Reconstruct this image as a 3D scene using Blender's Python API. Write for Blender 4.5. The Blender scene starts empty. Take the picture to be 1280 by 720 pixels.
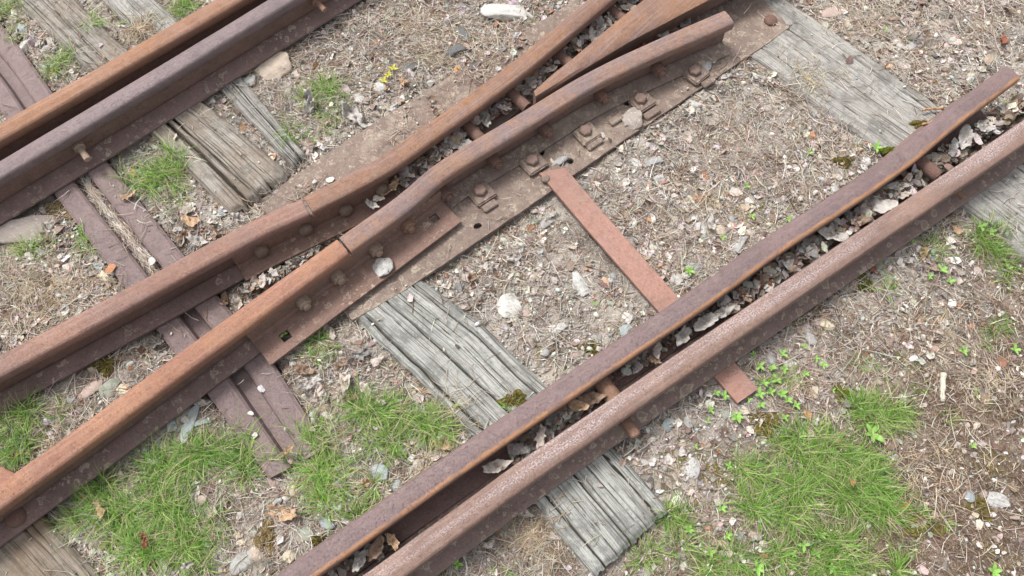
import bpy, bmesh, math, random
import numpy as np
from mathutils import Vector, Matrix
random.seed(7); RNG = np.random.default_rng(11)
sc = bpy.context.scene
# ---------------------------------------------------------------- camera, light, exposure
F = 960.0; CH = 1.55; DEP = math.radians(67)
cam_d = bpy.data.cameras.new('camera'); cam = bpy.data.objects.new('camera', cam_d)
sc.collection.objects.link(cam); sc.camera = cam
cam.location = (0, 0, CH); cam.rotation_euler = (math.pi/2-DEP, 0, 0)
cam_d.sensor_width = 36; cam_d.lens = 36*F/1280; cam_d.clip_start = 0.02; cam_d.clip_end = 500
SUN_EL, SUN_AZ = 62, 305          # azimuth clockwise from +Y
w = bpy.data.worlds.new('World'); sc.world = w; w.use_nodes = True
nt = w.node_tree; nt.nodes.clear()
sky = nt.nodes.new('ShaderNodeTexSky'); sky.sky_type = 'NISHITA'; sky.sun_disc = False
sky.sun_elevation = math.radians(SUN_EL); sky.sun_rotation = math.radians(SUN_AZ)
sky.dust_density = 4; sky.air_density = 1.0
hs = nt.nodes.new('ShaderNodeHueSaturation'); hs.inputs['Saturation'].default_value = 0.22
bg = nt.nodes.new('ShaderNodeBackground'); bg.inputs[1].default_value = 0.11
out = nt.nodes.new('ShaderNodeOutputWorld')
nt.links.new(sky.outputs[0], hs.inputs['Color']); nt.links.new(hs.outputs[0], bg.inputs[0]); nt.links.new(bg.outputs[0], out.inputs[0])
sl = bpy.data.lights.new('sun', 'SUN'); sl.energy = 1.5; sl.angle = math.radians(13); sl.color = (1, .97, .93)
so = bpy.data.objects.new('sun', sl); sc.collection.objects.link(so)
sdir = Vector((math.sin(math.radians(SUN_AZ))*math.cos(math.radians(SUN_EL)), math.cos(math.radians(SUN_AZ))*math.cos(math.radians(SUN_EL)), math.sin(math.radians(SUN_EL))))
so.rotation_euler = sdir.to_track_quat('Z', 'Y').to_euler()
sc.view_settings.view_transform = 'Standard'; sc.view_settings.look = 'None'
sc.view_settings.exposure = 1.08; sc.view_settings.gamma = 1; sc.view_settings.use_curve_mapping = False
sc.render.engine = 'CYCLES'

# ---------------------------------------------------------------- geometry helpers
SD, CD = math.sin(DEP), math.cos(DEP)
def P(px, py, z=0.0):
    """photo pixel -> point on the real plane at height z"""
    u, v = (px-640)/F, (360-py)/F
    dx, dy, dz = u, CD+v*SD, -SD+v*CD
    t = (z-CH)/dz
    return np.array((dx*t, dy*t, z))
def proj(x, y, z=0.0):
    dz = z-CH
    depth = y*CD - dz*SD
    return 640+F*x/depth, 360-F*(y*SD+dz*CD)/depth
def ramp01(a, lo, hi): return np.clip((a-lo)/(hi-lo), 0, 1)
def hash2(ix, iy, s):
    n = (ix.astype(np.int64)*374761393 + iy.astype(np.int64)*668265263 + s*974711) & 0x7fffffff
    n = ((n ^ (n >> 13))*1274126177) & 0x7fffffff
    return ((n ^ (n >> 16)) & 0xffff)/65535.0
def vnoise(x, y, s=0):
    x = np.asarray(x, float); y = np.asarray(y, float)
    ix, iy = np.floor(x), np.floor(y); fx, fy = x-ix, y-iy
    fx = fx*fx*(3-2*fx); fy = fy*fy*(3-2*fy)
    a, b, c, d = hash2(ix, iy, s), hash2(ix+1, iy, s), hash2(ix, iy+1, s), hash2(ix+1, iy+1, s)
    return (a*(1-fx)+b*fx)*(1-fy)+(c*(1-fx)+d*fx)*fy
def fbm(x, y, s=0, o=4):
    r = 0; a = .5; t = 0
    for k in range(o):
        r = r+a*vnoise(x*2**k, y*2**k, s+k*17); t += a; a *= .5
    return r/t
def in_poly(x, y, poly):
    r = np.zeros(np.shape(x), bool); n = len(poly)
    for i in range(n):
        x1, y1 = poly[i][:2]; x2, y2 = poly[(i+1) % n][:2]
        c = ((y1 > y) != (y2 > y))
        with np.errstate(divide='ignore', invalid='ignore'):
            r ^= c & (x < (x2-x1)*(y-y1)/((y2-y1) if y2 != y1 else 1e-9)+x1)
    return r
def dist_poly(x, y, pl):
    d = np.full(np.shape(x), 1e9)
    for (x1, y1), (x2, y2) in zip(pl[:-1], pl[1:]):
        L = (x2-x1)**2+(y2-y1)**2+1e-12
        t = np.clip(((x-x1)*(x2-x1)+(y-y1)*(y2-y1))/L, 0, 1)
        d = np.minimum(d, np.hypot(x-x1-t*(x2-x1), y-y1-t*(y2-y1)))
    return d
def tag(o, label=None, cat=None, group=None, kind=None):
    if label: o['label'] = label
    if cat: o['category'] = cat
    if group: o['group'] = group
    if kind: o['kind'] = kind
    return o
def empty(name, loc):
    o = bpy.data.objects.new(name, None); sc.collection.objects.link(o)
    o.location = tuple(loc); o.empty_display_size = .05
    return o
def link_mesh(name, me, mat, parent=None, loc=None):
    o = bpy.data.objects.new(name, me); sc.collection.objects.link(o)
    if mat and not me.materials: me.materials.append(mat)
    if parent: o.parent = parent
    elif loc is not None: o.location = tuple(loc)
    return o
def mesh_of(name, v, f, uv=None, smooth=False, origin=(0, 0, 0)):
    me = bpy.data.meshes.new(name)
    v = np.asarray(v, float)-np.asarray(origin, float)
    me.from_pydata([tuple(p) for p in v], [], [tuple(int(i) for i in q) for q in f])
    if uv is not None:
        l = me.uv_layers.new(name='UVMap')
        uv = np.asarray(uv, float)
        idx = np.empty(len(me.loops), np.int32); me.loops.foreach_get('vertex_index', idx)
        l.data.foreach_set('uv', uv[idx].ravel())
    if smooth: me.polygons.foreach_set('use_smooth', [True]*len(me.polygons))
    me.update()
    return me
def fast_mesh(name, V, Fq, k, col=None, smooth=False):
    """V (n,3), Fq (m,k) faces all of k corners, col (n,3)"""
    me = bpy.data.meshes.new(name)
    me.vertices.add(len(V)); me.vertices.foreach_set('co', np.asarray(V, np.float32).ravel())
    m = len(Fq); me.loops.add(m*k); me.loops.foreach_set('vertex_index', np.asarray(Fq, np.int32).ravel())
    me.polygons.add(m)
    me.polygons.foreach_set('loop_start', np.arange(0, m*k, k, dtype=np.int32))
    me.polygons.foreach_set('loop_total', np.full(m, k, np.int32))
    if smooth: me.polygons.foreach_set('use_smooth', np.ones(m, bool))
    me.update(calc_edges=True)
    if col is not None:
        a = me.color_attributes.new('Col', 'FLOAT_COLOR', 'POINT')
        a.data.foreach_set('color', np.concatenate([col, np.ones((len(col), 1))], 1).astype(np.float32).ravel())
    return me
def smooth_line(pts, step=.03):
    pts = [np.asarray(p, float)[:2] for p in pts]
    out = []
    for i in range(len(pts)-1):
        p0 = pts[i-1] if i else 2*pts[0]-pts[1]
        p1, p2 = pts[i], pts[i+1]
        p3 = pts[i+2] if i+2 < len(pts) else 2*pts[-1]-pts[-2]
        n = max(2, int(np.linalg.norm(p2-p1)/step))
        d1, d0, d2 = np.linalg.norm(p2-p1)**.5, np.linalg.norm(p1-p0)**.5, np.linalg.norm(p3-p2)**.5
        m1 = (p1-p0)/d0-(p2-p0)/(d0+d1)+(p2-p1)/d1; m2 = (p2-p1)/d1-(p3-p1)/(d1+d2)+(p3-p2)/d2
        m1 *= d1; m2 *= d1
        for k in range(n):
            t = k/n
            out.append((2*t**3-3*t*t+1)*p1+(t**3-2*t*t+t)*m1+(-2*t**3+3*t*t)*p2+(t**3-t*t)*m2)
    out.append(pts[-1])
    return np.array(out)
def normals(line):
    t = np.gradient(line, axis=0); t /= np.linalg.norm(t, axis=1)[:, None]
    return np.stack([-t[:, 1], t[:, 0]], 1)       # left of travel
def offset(line, d): return line+normals(line)*(d if np.isscalar(d) else np.asarray(d)[:, None])
def sweep(name, line, prof, mat, parent, origin, smooth=True, ins=(0, 0), wob=0, taper=None):
    """prof: closed list of (offset to the left, z); taper(s in metres from start, total) -> scale of offset"""
    line = line[ins[0]:len(line)-ins[1]] if ins != (0, 0) else line
    N = normals(line); n, m = len(line), len(prof)
    s = np.concatenate([[0], np.cumsum(np.linalg.norm(np.diff(line, axis=0), axis=1))])
    per = np.concatenate([[0], np.cumsum([math.dist(prof[i], prof[(i+1) % m]) for i in range(m)])])
    V, UV = [], []
    for i in range(n):
        for j in range(m):
            o, z = prof[j]
            if wob: o += wob*(vnoise(s[i]*14, j*3.1, 5)-.5); z += wob*.6*(vnoise(s[i]*11, j*2.3, 9)-.5)
            p = line[i]+N[i]*o; V.append((p[0], p[1], z)); UV.append((s[i], per[j]))
    Fc = [(i*m+j, (i+1)*m+j, (i+1)*m+(j+1) % m, i*m+(j+1) % m) for i in range(n-1) for j in range(m)]
    a = len(V)
    for k, i in ((0, 0), (1, n-1)):
        for j in range(m): V.append(V[i*m+j]); UV.append((s[i]+prof[j][0]*.5, per[j]))
    Fc.append(tuple(a+j for j in range(m))[::1]); Fc.append(tuple(a+m+j for j in range(m))[::-1])
    me = mesh_of(name, V, Fc, UV, smooth, origin)
    fix_normals(me)
    return link_mesh(name, me, mat, parent)
def fix_normals(me):
    bm = bmesh.new(); bm.from_mesh(me); bmesh.ops.recalc_face_normals(bm, faces=bm.faces); bm.to_mesh(me); bm.free()
def bm_obj(name, bm, mat, parent, origin=None, smooth=False, bevel=0):
    if bevel: bmesh.ops.bevel(bm, geom=[e for e in bm.edges if e.calc_face_angle(0) > .6], offset=bevel, segments=2, affect='EDGES', clamp_overlap=True)
    me = bpy.data.meshes.new(name); bm.to_mesh(me); bm.free()
    if smooth: me.polygons.foreach_set('use_smooth', [True]*len(me.polygons))
    return link_mesh(name, me, mat, parent, origin)
def prism(name, poly, z0, z1, mat, parent, origin, bevel=.0015, smooth=False):
    bm = bmesh.new(); o = np.asarray(origin)
    vs = [bm.verts.new((p[0]-o[0], p[1]-o[1], z0-o[2])) for p in poly]
    f = bm.faces.new(vs); r = bmesh.ops.extrude_face_region(bm, geom=[f])
    for v in r['geom']:
        if isinstance(v, bmesh.types.BMVert): v.co.z = z1-o[2]
    bmesh.ops.recalc_face_normals(bm, faces=bm.faces)
    return bm_obj(name, bm, mat, parent, None if parent else origin, smooth, bevel)
def rough_line(pts, step=.012, amp=.002, s=3):
    """subdivide a closed polygon and make its edge uneven"""
    out = []; n = len(pts)
    for i in range(n):
        a, b = np.asarray(pts[i][:2], float), np.asarray(pts[(i+1) % n][:2], float)
        L = np.linalg.norm(b-a); k = max(1, int(L/step)); nn = np.array((-(b-a)[1], (b-a)[0]))/max(L, 1e-9)
        for j in range(k):
            p = a+(b-a)*j/k
            out.append(p+nn*amp*(float(fbm(p[0]*60, p[1]*60, s))-.5)*2)
    return out
def lathe_bm(prof, seg=16):
    bm = bmesh.new(); rings = []
    for r, z in prof:
        rings.append([bm.verts.new((r*math.cos(2*math.pi*k/seg), r*math.sin(2*math.pi*k/seg), z)) for k in range(seg)])
    for a, b in zip(rings[:-1], rings[1:]):
        for k in range(seg): bm.faces.new((a[k], a[(k+1) % seg], b[(k+1) % seg], b[k]))
    bm.faces.new(rings[0][::-1]); bm.faces.new(rings[-1])
    bmesh.ops.recalc_face_normals(bm, faces=bm.faces)
    return bm
def place(bm, loc, direction=(0, 0, 1), spin=0):
    q = Vector(direction).to_track_quat('Z', 'Y').to_matrix().to_4x4()
    bm.transform(Matrix.Translation(Vector(loc)) @ q @ Matrix.Rotation(spin, 4, 'Z'))
    return bm
def boolean_cut(o, cutters):
    bpy.context.view_layer.update()
    for c in cutters:
        m = o.modifiers.new('cut', 'BOOLEAN'); m.object = c; m.operation = 'DIFFERENCE'; m.solver = 'EXACT'
    bpy.context.view_layer.update()
    dg = bpy.context.evaluated_depsgraph_get()
    me = bpy.data.meshes.new_from_object(o.evaluated_get(dg), depsgraph=dg)
    o.modifiers.clear(); o.data = me
    for c in cutters: bpy.data.objects.remove(c, do_unlink=True)

# ---------------------------------------------------------------- materials
class N:
    def __init__(s, name):
        s.m = bpy.data.materials.new(name); s.m.use_nodes = True; s.t = s.m.node_tree; s.t.nodes.clear()
        s.o = s.t.nodes.new('ShaderNodeOutputMaterial'); s.b = s.t.nodes.new('ShaderNodeBsdfPrincipled')
        s.t.links.new(s.b.outputs[0], s.o.inputs[0])
    def new(s, k, **kw):
        n = s.t.nodes.new(k)
        for a, v in kw.items(): setattr(n, a, v)
        return n
    def put(s, sock, v):
        if hasattr(v, 'is_output') or isinstance(v, bpy.types.NodeSocket): s.t.links.new(v, sock)
        elif isinstance(v, (tuple, list)) and len(v) == 3 and sock.type == 'RGBA': sock.default_value = (*v, 1)
        else: sock.default_value = v
    def coord(s, kind='Object'): return s.new('ShaderNodeTexCoord').outputs[kind]
    def scale(s, vec, sc_):
        n = s.new('ShaderNodeMapping'); s.put(n.inputs[0], vec); n.inputs['Scale'].default_value = sc_; return n.outputs[0]
    def noise(s, vec, scale, detail=4, rough=.6, dist=0):
        n = s.new('ShaderNodeTexNoise'); s.put(n.inputs['Vector'], vec); n.inputs['Scale'].default_value = scale
        n.inputs['Detail'].default_value = detail; n.inputs['Roughness'].default_value = rough; n.inputs['Distortion'].default_value = dist
        return n.outputs[0]
    def vor(s, vec, scale, feature='F1'):
        n = s.new('ShaderNodeTexVoronoi', feature=feature); s.put(n.inputs['Vector'], vec); n.inputs['Scale'].default_value = scale
        return n
    def step(s, v, lo, hi, a=0., b=1.):
        n = s.new('ShaderNodeMapRange', interpolation_type='SMOOTHSTEP'); s.put(n.inputs[0], v)
        for i, q in zip((1, 2, 3, 4), (lo, hi, a, b)): s.put(n.inputs[i], q)
        return n.outputs[0]
    def math(s, op, a, b=0.):
        n = s.new('ShaderNodeMath', operation=op); s.put(n.inputs[0], a); s.put(n.inputs[1], b); return n.outputs[0]
    def mix(s, f, a, b):
        n = s.new('ShaderNodeMix', data_type='RGBA'); s.put(n.inputs[0], f); s.put(n.inputs[6], a); s.put(n.inputs[7], b); return n.outputs[2]
    def sep(s, v):
        n = s.new('ShaderNodeSeparateXYZ'); s.put(n.inputs[0], v); return n.outputs
    def bump(s, h, d, strength=1.):
        n = s.new('ShaderNodeBump'); s.put(n.inputs['Height'], h); n.inputs['Distance'].default_value = d; n.inputs['Strength'].default_value = strength
        s.put(s.b.inputs['Normal'], n.outputs[0]); return n.outputs[0]
    def fin(s, col, rough=.8, spec=.3, metal=0.):
        s.put(s.b.inputs['Base Color'], col); s.put(s.b.inputs['Roughness'], rough)
        s.b.inputs['Specular IOR Level'].default_value = spec; s.put(s.b.inputs['Metallic'], metal)
        return s.m
def rust(name, base, second, streak=None, streak_amt=.5, lichen=0., dust=0., rough=.72, edge=None, dirt=0., lichen_scale=34., grain=1.):
    """rusty steel: blotches, fine pitting, optional streaks along the rail, lichen rings, pale dust, an edge line at v in metres"""
    def adj(q, k=.15, g=.96): L = sum(q)/3; f = max(0, 1-q[1]/q[0]-.36); return tuple((x*(1-k)+L*k)*g*t for x, t in zip(q, (1, 1+.55*f, 1+.35*f)))
    base, second = adj(base), adj(second); streak = adj(streak) if streak else None
    m = N(name); ob = m.coord('Object'); uv = m.coord('UV')
    c = m.mix(m.step(m.noise(ob, 9, 6, .7), .38, .64), base, second)
    c = m.mix(m.step(m.noise(ob, 55, 4, .7), .45, .75, 0, .5), c, tuple(x*.55 for x in base))
    c = m.mix(m.step(m.noise(ob, 420, 2, .6), .5, .72, 0, .5*grain), c, tuple(min(1, x*1.7+.03) for x in second))
    c = m.mix(m.step(m.noise(ob, 30, 7, .82), .52, .68, 0, .45*grain), c, (.27, .215, .185))
    flk = m.noise(ob, 210, 6, .82); c = m.mix(m.step(flk, .54, .66, 0, .38*grain), c, tuple(x*.5 for x in base))
    c = m.mix(m.step(m.noise(ob, 3.5, 5, .7), .42, .66, 0, .35), c, tuple(x*.66 for x in base))
    if streak:
        c = m.mix(m.step(m.noise(m.scale(uv, (3.2, 160, 1)), 1.0, 5, .65), .47, .68, 0, streak_amt), c, streak)
        c = m.mix(m.step(m.noise(m.scale(uv, (10, 330, 1)), 1.0, 3, .6), .52, .7, 0, streak_amt*.6), c, tuple(x*.5 for x in base))
    if edge:
        v = m.sep(uv)[1]; ecol, v0, hw = edge; ecol = adj(ecol)
        wob = m.math('MULTIPLY', m.math('SUBTRACT', m.noise(m.scale(uv, (26, 26, 1)), 1, 3), .5), .008)
        d = m.math('ABSOLUTE', m.math('SUBTRACT', m.math('ADD', v, wob), v0))
        c = m.mix(m.math('MULTIPLY', m.step(d, hw*.3, hw, 1, 0), m.step(m.noise(m.scale(uv, (18, 60, 1)), 1, 3), .3, .55, .25, 1)), c, ecol)
    if dust:
        vv = m.sep(uv)[1]; side = m.step(m.math('ADD', vv, m.math('MULTIPLY', m.noise(m.scale(uv, (9, 9, 1)), 1, 4), .03)), .030, .045)
        k = m.math('MULTIPLY', m.step(m.noise(m.scale(uv, (260, 340, 1)), 1, 5, .8), .46, .57), m.step(m.noise(m.scale(uv, (2.6, 30, 1)), 1, 6, .7), .38, .60))
        c = m.mix(m.math('MULTIPLY', m.math('MULTIPLY', k, side), .85*dust), c, (.50, .44, .45))
    if dirt:
        c = m.mix(m.step(m.noise(ob, 14, 8, .75, .6), .62-.25*dirt, .74-.1*dirt, 0, .9), c, (.30, .245, .195))
        c = m.mix(m.step(m.noise(ob, 90, 4, .7), .58, .7, 0, .7*dirt), c, (.40, .35, .285))
    if lichen:
        vec = m.new('ShaderNodeVectorMath', operation='ADD')
        nz = m.new('ShaderNodeTexNoise'); m.put(nz.inputs['Vector'], ob); nz.inputs['Scale'].default_value = 60
        sc3 = m.new('ShaderNodeVectorMath', operation='SCALE'); m.put(sc3.inputs[0], nz.outputs['Color']); sc3.inputs['Scale'].default_value = .03
        m.put(vec.inputs[0], ob); m.put(vec.inputs[1], sc3.outputs[0])
        patch = m.step(m.noise(ob, 6.5, 5, .7), .60-.17*lichen, .67-.17*lichen)
        for scl, amt in ((lichen_scale, 1.), (lichen_scale*2.3, .9)):
            v = m.vor(vec.outputs[0], scl); d = v.outputs['Distance']; rc = m.sep(v.outputs['Color'])
            r = m.math('ADD', m.math('MULTIPLY', rc[0], .28), .12)
            inside = m.step(m.math('SUBTRACT', d, r), -.03, .02, 1, 0)
            ring = m.step(m.math('ABSOLUTE', m.math('SUBTRACT', d, m.math('MULTIPLY', r, .86))), .02, .07, 1, .28)
            sel = m.step(rc[1], .42-.3*lichen, .48-.3*lichen)
            k = m.math('MULTIPLY', m.math('MULTIPLY', inside, ring), m.math('MULTIPLY', sel, patch))
            c = m.mix(m.math('MULTIPLY', k, .8*amt), c, (.42, .345, .27))
    h = m.math('ADD', m.math('MULTIPLY', m.noise(ob, 70, 5, .7), .6), m.math('MULTIPLY', m.noise(ob, 600, 3, .7), .3)); h = m.math('SUBTRACT', h, m.math('MULTIPLY', m.step(flk, .53, .66), .18*grain))
    if streak: h = m.math('ADD', h, m.math('MULTIPLY', m.noise(m.scale(uv, (4, 260, 1)), 1.0, 4, .6), .25))
    m.bump(h, .0032, .9)
    return m.fin(c, m.step(m.noise(ob, 45, 3), .3, .7, rough-.1, rough+.18), .32)
PURPLE, BROWN, ORANGE, RED = (.205, .128, .116), (.20, .108, .078), (.33, .135, .065), (.30, .10, .068)
M = {}
M['head_orange'] = rust('rust_head_orange', (.30, .135, .085), ORANGE, (.42, .235, .165), .5)
M['head_red'] = rust('rust_head_red', (.31, .12, .08), (.37, .15, .08), (.43, .22, .15), .45)
M['head_frog'] = rust('rust_head_frog', (.235, .115, .082), (.31, .13, .062), (.28, .20, .19), .85)
M['head_wing'] = rust('rust_head_wing', (.205, .14, .135), (.31, .15, .09), (.28, .20, .19), .8)
M['head_purple'] = rust('rust_head_purple', (.185, .135, .138), (.215, .15, .15), (.27, .19, .18), .35, rough=.48)
M['head_check'] = rust('rust_head_check', (.175, .118, .115), (.21, .132, .125), (.24, .165, .16), .35, edge=((.46, .19, .085), .005, .011), rough=.5)
M['head_dusty'] = rust('rust_head_dusty', (.215, .125, .098), (.27, .15, .11), (.29, .19, .165), .5, dust=.9)
M['head_front'] = rust('rust_head_front', (.25, .13, .105), (.30, .14, .10), (.36, .21, .17), .5)
M['web'] = rust('rust_web', (.18, .105, .085), (.22, .125, .098))
M['foot'] = rust('rust_foot', (.21, .135, .118), (.24, .15, .13), lichen=.95)
M['foot_heavy'] = rust('rust_foot_lichen', (.225, .15, .125), (.25, .165, .14), lichen=2.3, lichen_scale=24, dirt=.2)
M['foot_plain'] = rust('rust_foot_plain', (.20, .125, .11), (.23, .14, .12), lichen=.4)
M['plate'] = rust('rust_base_plate', (.20, .14, .112), (.235, .165, .13), dirt=.62, lichen=1.2, lichen_scale=38)
M['fish'] = rust('rust_fishplate', (.225, .125, .097), (.26, .14, .105), lichen=.75, lichen_scale=40)
M['bolt'] = rust('rust_bolt', (.25, .125, .085), (.30, .15, .09))
M['clip_bolt'] = rust('rust_clip_bolt', (.22, .14, .11), (.25, .16, .125))
M['bolt_pale'] = rust('rust_bolt_pale', (.31, .21, .15), (.38, .28, .20))
M['dome'] = rust('rust_rivet', (.20, .135, .10), (.25, .17, .12))
M['bolt_dark'] = rust('rust_nut_dark', (.17, .082, .066), (.21, .10, .075))
M['tie'] = rust('rust_tie_bar', (.37, .165, .125), (.34, .175, .14), rough=.75, grain=.9, dirt=.12)
M['tie_end'] = rust('rust_tie_bar_end', (.27, .115, .085), (.31, .13, .095), rough=.7)
M['steel'] = rust('rust_steel_sleeper', (.20, .14, .135), (.225, .155, .145), rough=.6)

def wood_mat(name, light, mid, dark, brown=0.):
    m = N(name); uv = m.coord('UV'); ob = m.coord('Object')
    g1 = m.noise(m.scale(uv, (3.5, 60, 1)), 1, 8, .75, .5)
    g2 = m.noise(m.scale(uv, (6, 330, 1)), 1, 6, .75, .3)
    g3 = m.noise(m.scale(uv, (2.4, 170, 1)), 1, 6, .72, .2)
    c = m.mix(m.step(g1, .3, .68), mid, light)
    c = m.mix(m.step(g2, .47, .62, 0, .8), c, dark)
    c = m.mix(m.step(g3, .60, .63, 0, .75), c, tuple(x*.5 for x in dark))
    c = m.mix(m.step(m.noise(ob, 13, 8, .78), .46, .60, 0, .8), c, tuple(x*.58 for x in mid))
    c = m.mix(m.step(m.noise(ob, 45, 6, .8), .52, .62, 0, .5), c, tuple(x*.5 for x in mid))
    c = m.mix(m.step(m.noise(m.scale(uv, (14, 90, 1)), 1, 5, .75), .6, .7, 0, .7), c, tuple(min(1, x*1.35) for x in light))
    if brown: c = m.mix(m.step(m.noise(ob, 7, 5), .42, .6, 0, brown), c, (.20, .14, .095))
    a = m.new('ShaderNodeAttribute', attribute_name='deep')
    c = m.mix(m.step(a.outputs['Fac'], .15, .85), c, (.055, .046, .036))       # darker colour down in the splits and grain lows
    h = m.math('ADD', m.math('MULTIPLY', g2, -.5), m.math('ADD', m.math('MULTIPLY', m.step(g3, .58, .64), -.35), m.math('MULTIPLY', m.noise(m.scale(uv, (40, 500, 1)), 1, 4, .7), .4)))
    m.bump(h, .0045, 1)
    return m.fin(c, .88, .15)
M['wood_grey'] = wood_mat('weathered_wood_grey', (.44, .425, .395), (.30, .285, .26), (.14, .127, .11))
M['wood_brown'] = wood_mat('weathered_wood_brown', (.34, .305, .255), (.235, .195, .155), (.11, .088, .068), .75)
M['wood_split'] = wood_mat('weathered_wood_split', (.40, .375, .335), (.27, .24, .205), (.115, .095, .075), .35)
M['wood_dark'] = wood_mat('weathered_wood_dark', (.45, .45, .42), (.30, .30, .275), (.10, .097, .09))

def col_mat(name, rough=.85, spec=.2, bump=0., trans=0.):
    m = N(name); a = m.new('ShaderNodeAttribute', attribute_name='Col'); c = a.outputs['Color']; ob = m.coord()
    c = m.mix(m.step(m.noise(ob, 260, 3), .4, .7, 0, .35), c, (.10, .08, .06)) if bump else c
    if bump: m.bump(m.noise(ob, 500, 4), bump)
    if trans:
        tr = m.new('ShaderNodeBsdfTranslucent'); m.put(tr.inputs[0], c); mx = m.new('ShaderNodeMixShader'); mx.inputs[0].default_value = trans
        m.t.links.new(m.b.outputs[0], mx.inputs[1]); m.t.links.new(tr.outputs[0], mx.inputs[2]); m.t.links.new(mx.outputs[0], m.o.inputs[0])
    return m.fin(c, rough, spec)
M['litter'] = col_mat('dry_litter', .8, .2)
M['gravel'] = col_mat('gravel', .85, .25, .001)
M['grass'] = col_mat('grass_blades', .55, .3, 0, .35)
M['flake'] = col_mat('bark_flakes', .85, .15, .0015)

def stone_mat(name, a, b, speck, amt=.5):
    m = N(name); ob = m.coord()
    c = m.mix(m.step(m.noise(ob, 45, 5, .7), .4, .62), a, b)
    c = m.mix(m.step(m.noise(ob, 240, 3, .7), .56, .66, 0, amt), c, speck)
    c = m.mix(m.step(m.noise(ob, 28, 4), .58, .72, 0, .5), c, (.30, .24, .17))
    m.bump(m.math('ADD', m.noise(ob, 120, 5, .7), m.math('MULTIPLY', m.noise(ob, 700, 2), .3)), .003)
    return m.fin(c, .8, .25)
STONES = {
 'white': stone_mat('stone_white', (.54, .53, .50), (.40, .39, .36), (.25, .24, .22), .6),
 'speckled': stone_mat('stone_speckled', (.48, .47, .45), (.36, .35, .33), (.10, .10, .09), .85),
 'cream': stone_mat('stone_cream', (.60, .53, .40), (.50, .44, .33), (.38, .32, .24)),
 'beige': stone_mat('stone_beige', (.48, .40, .32), (.36, .29, .24), (.56, .50, .43)),
 'grey': stone_mat('stone_grey', (.36, .355, .34), (.27, .265, .26), (.17, .17, .165)),
 'blue grey': stone_mat('stone_blue_grey', (.33, .365, .365), (.27, .30, .30), (.42, .45, .44), .35),
 'green grey': stone_mat('stone_green_grey', (.33, .34, .28), (.26, .27, .22), (.44, .44, .38), .4),
 'pinkish': stone_mat('stone_pinkish', (.42, .32, .28), (.33, .26, .23), (.52, .44, .40)),
 'tan': stone_mat('stone_tan', (.52, .36, .24), (.42, .29, .20), (.60, .48, .36)),
 'dark': stone_mat('stone_dark', (.14, .14, .135), (.10, .10, .098), (.26, .26, .25), .4),
 'brown': stone_mat('stone_brown', (.25, .175, .135), (.20, .14, .11), (.33, .25, .2), .4),
}
def leaf_mat(name, a, b, vein):
    m = N(name); ob = m.coord()
    c = m.mix(m.step(m.noise(ob, 40, 5, .7), .35, .68), a, b)
    c = m.mix(m.step(m.vor(ob, 140, 'DISTANCE_TO_EDGE').outputs[0], .0, .09, .6, 0), c, vein)
    c = m.mix(m.step(m.noise(ob, 300, 3), .6, .72, 0, .5), c, tuple(x*.45 for x in b))
    m.bump(m.noise(ob, 160, 5, .7), .003)
    return m.fin(c, .8, .2)
LEAVES = {
 'silver grey': leaf_mat('leaf_silver', (.46, .43, .40), (.28, .255, .23), (.56, .53, .49)),
 'pale': leaf_mat('leaf_pale', (.56, .50, .45), (.38, .32, .275), (.36, .3, .25)),
 'dark grey': leaf_mat('leaf_dark', (.235, .22, .21), (.17, .155, .15), (.34, .32, .3)),
 'brown': leaf_mat('leaf_brown', (.29, .20, .145), (.20, .132, .095), (.38, .28, .2)),
 'tan': leaf_mat('leaf_tan', (.50, .35, .225), (.38, .255, .165), (.27, .17, .1)),
 'orange brown': leaf_mat('leaf_orange', (.46, .235, .105), (.36, .18, .085), (.55, .36, .2)),
 'red brown': leaf_mat('leaf_red', (.30, .11, .07), (.23, .085, .055), (.36, .17, .1)),
}
def simple(name, a, b, rough=.6, sc_=80, spec=.3, bump=.001):
    m = N(name); ob = m.coord(); c = m.mix(m.step(m.noise(ob, sc_, 4, .6), .35, .65), a, b)
    m.bump(m.noise(ob, sc_*5, 3), bump); return m.fin(c, rough, spec)
M['weed'] = simple('weed_leaf', (.25, .43, .10), (.17, .33, .07), .55)
M['weed_yellow'] = simple('weed_leaf_yellow', (.50, .50, .06), (.42, .33, .06), .55)
M['stem'] = simple('weed_stem', (.22, .32, .1), (.28, .22, .1), .6)
M['stick'] = simple('bleached_stick', (.60, .57, .47), (.46, .43, .35), .7, 200)
M['moss_bright'] = simple('moss_bright', (.17, .20, .03), (.09, .11, .018), .9, 150, .1)
M['moss_olive'] = simple('moss_olive', (.19, .155, .05), (.11, .09, .03), .9, 120, .1)
M['moss_dead'] = simple('moss_dead', (.27, .20, .10), (.18, .14, .07), .9, 120, .1)

# ---------------------------------------------------------------- lay-out lines traced from the photo, put on their real planes
ZT = .100            # rail head top
ZB = .005            # rail foot underside
HW = .023
def rail_line(px, z=ZT, half=HW, step=.03, ext0=0, ext1=0):
    """px: upper-left edge of the head top, lower-left to upper-right"""
    pts = [P(x, y, z)[:2] for x, y in px]
    if ext0: d = pts[0]-pts[1]; pts.insert(0, pts[0]+d/np.linalg.norm(d)*ext0)
    if ext1: d = pts[-1]-pts[-2]; pts.append(pts[-1]+d/np.linalg.norm(d)*ext1)
    return offset(smooth_line(pts, step), -half)
EXT = 1.6
L_right = rail_line([(452, 720), (640, 583), (705, 538), (962, 363), (1235, 180), (1280, 149)], ext0=EXT, ext1=EXT)
L_check = rail_line([(342, 720), (600, 540), (872, 357), (960, 294), (1060, 229), (1120, 187), (1180, 138), (1257, 81)], ext0=.5)
L_far = rail_line([(0, 152), (132, 77), (265, 0)], ext0=EXT, ext1=EXT)
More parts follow.
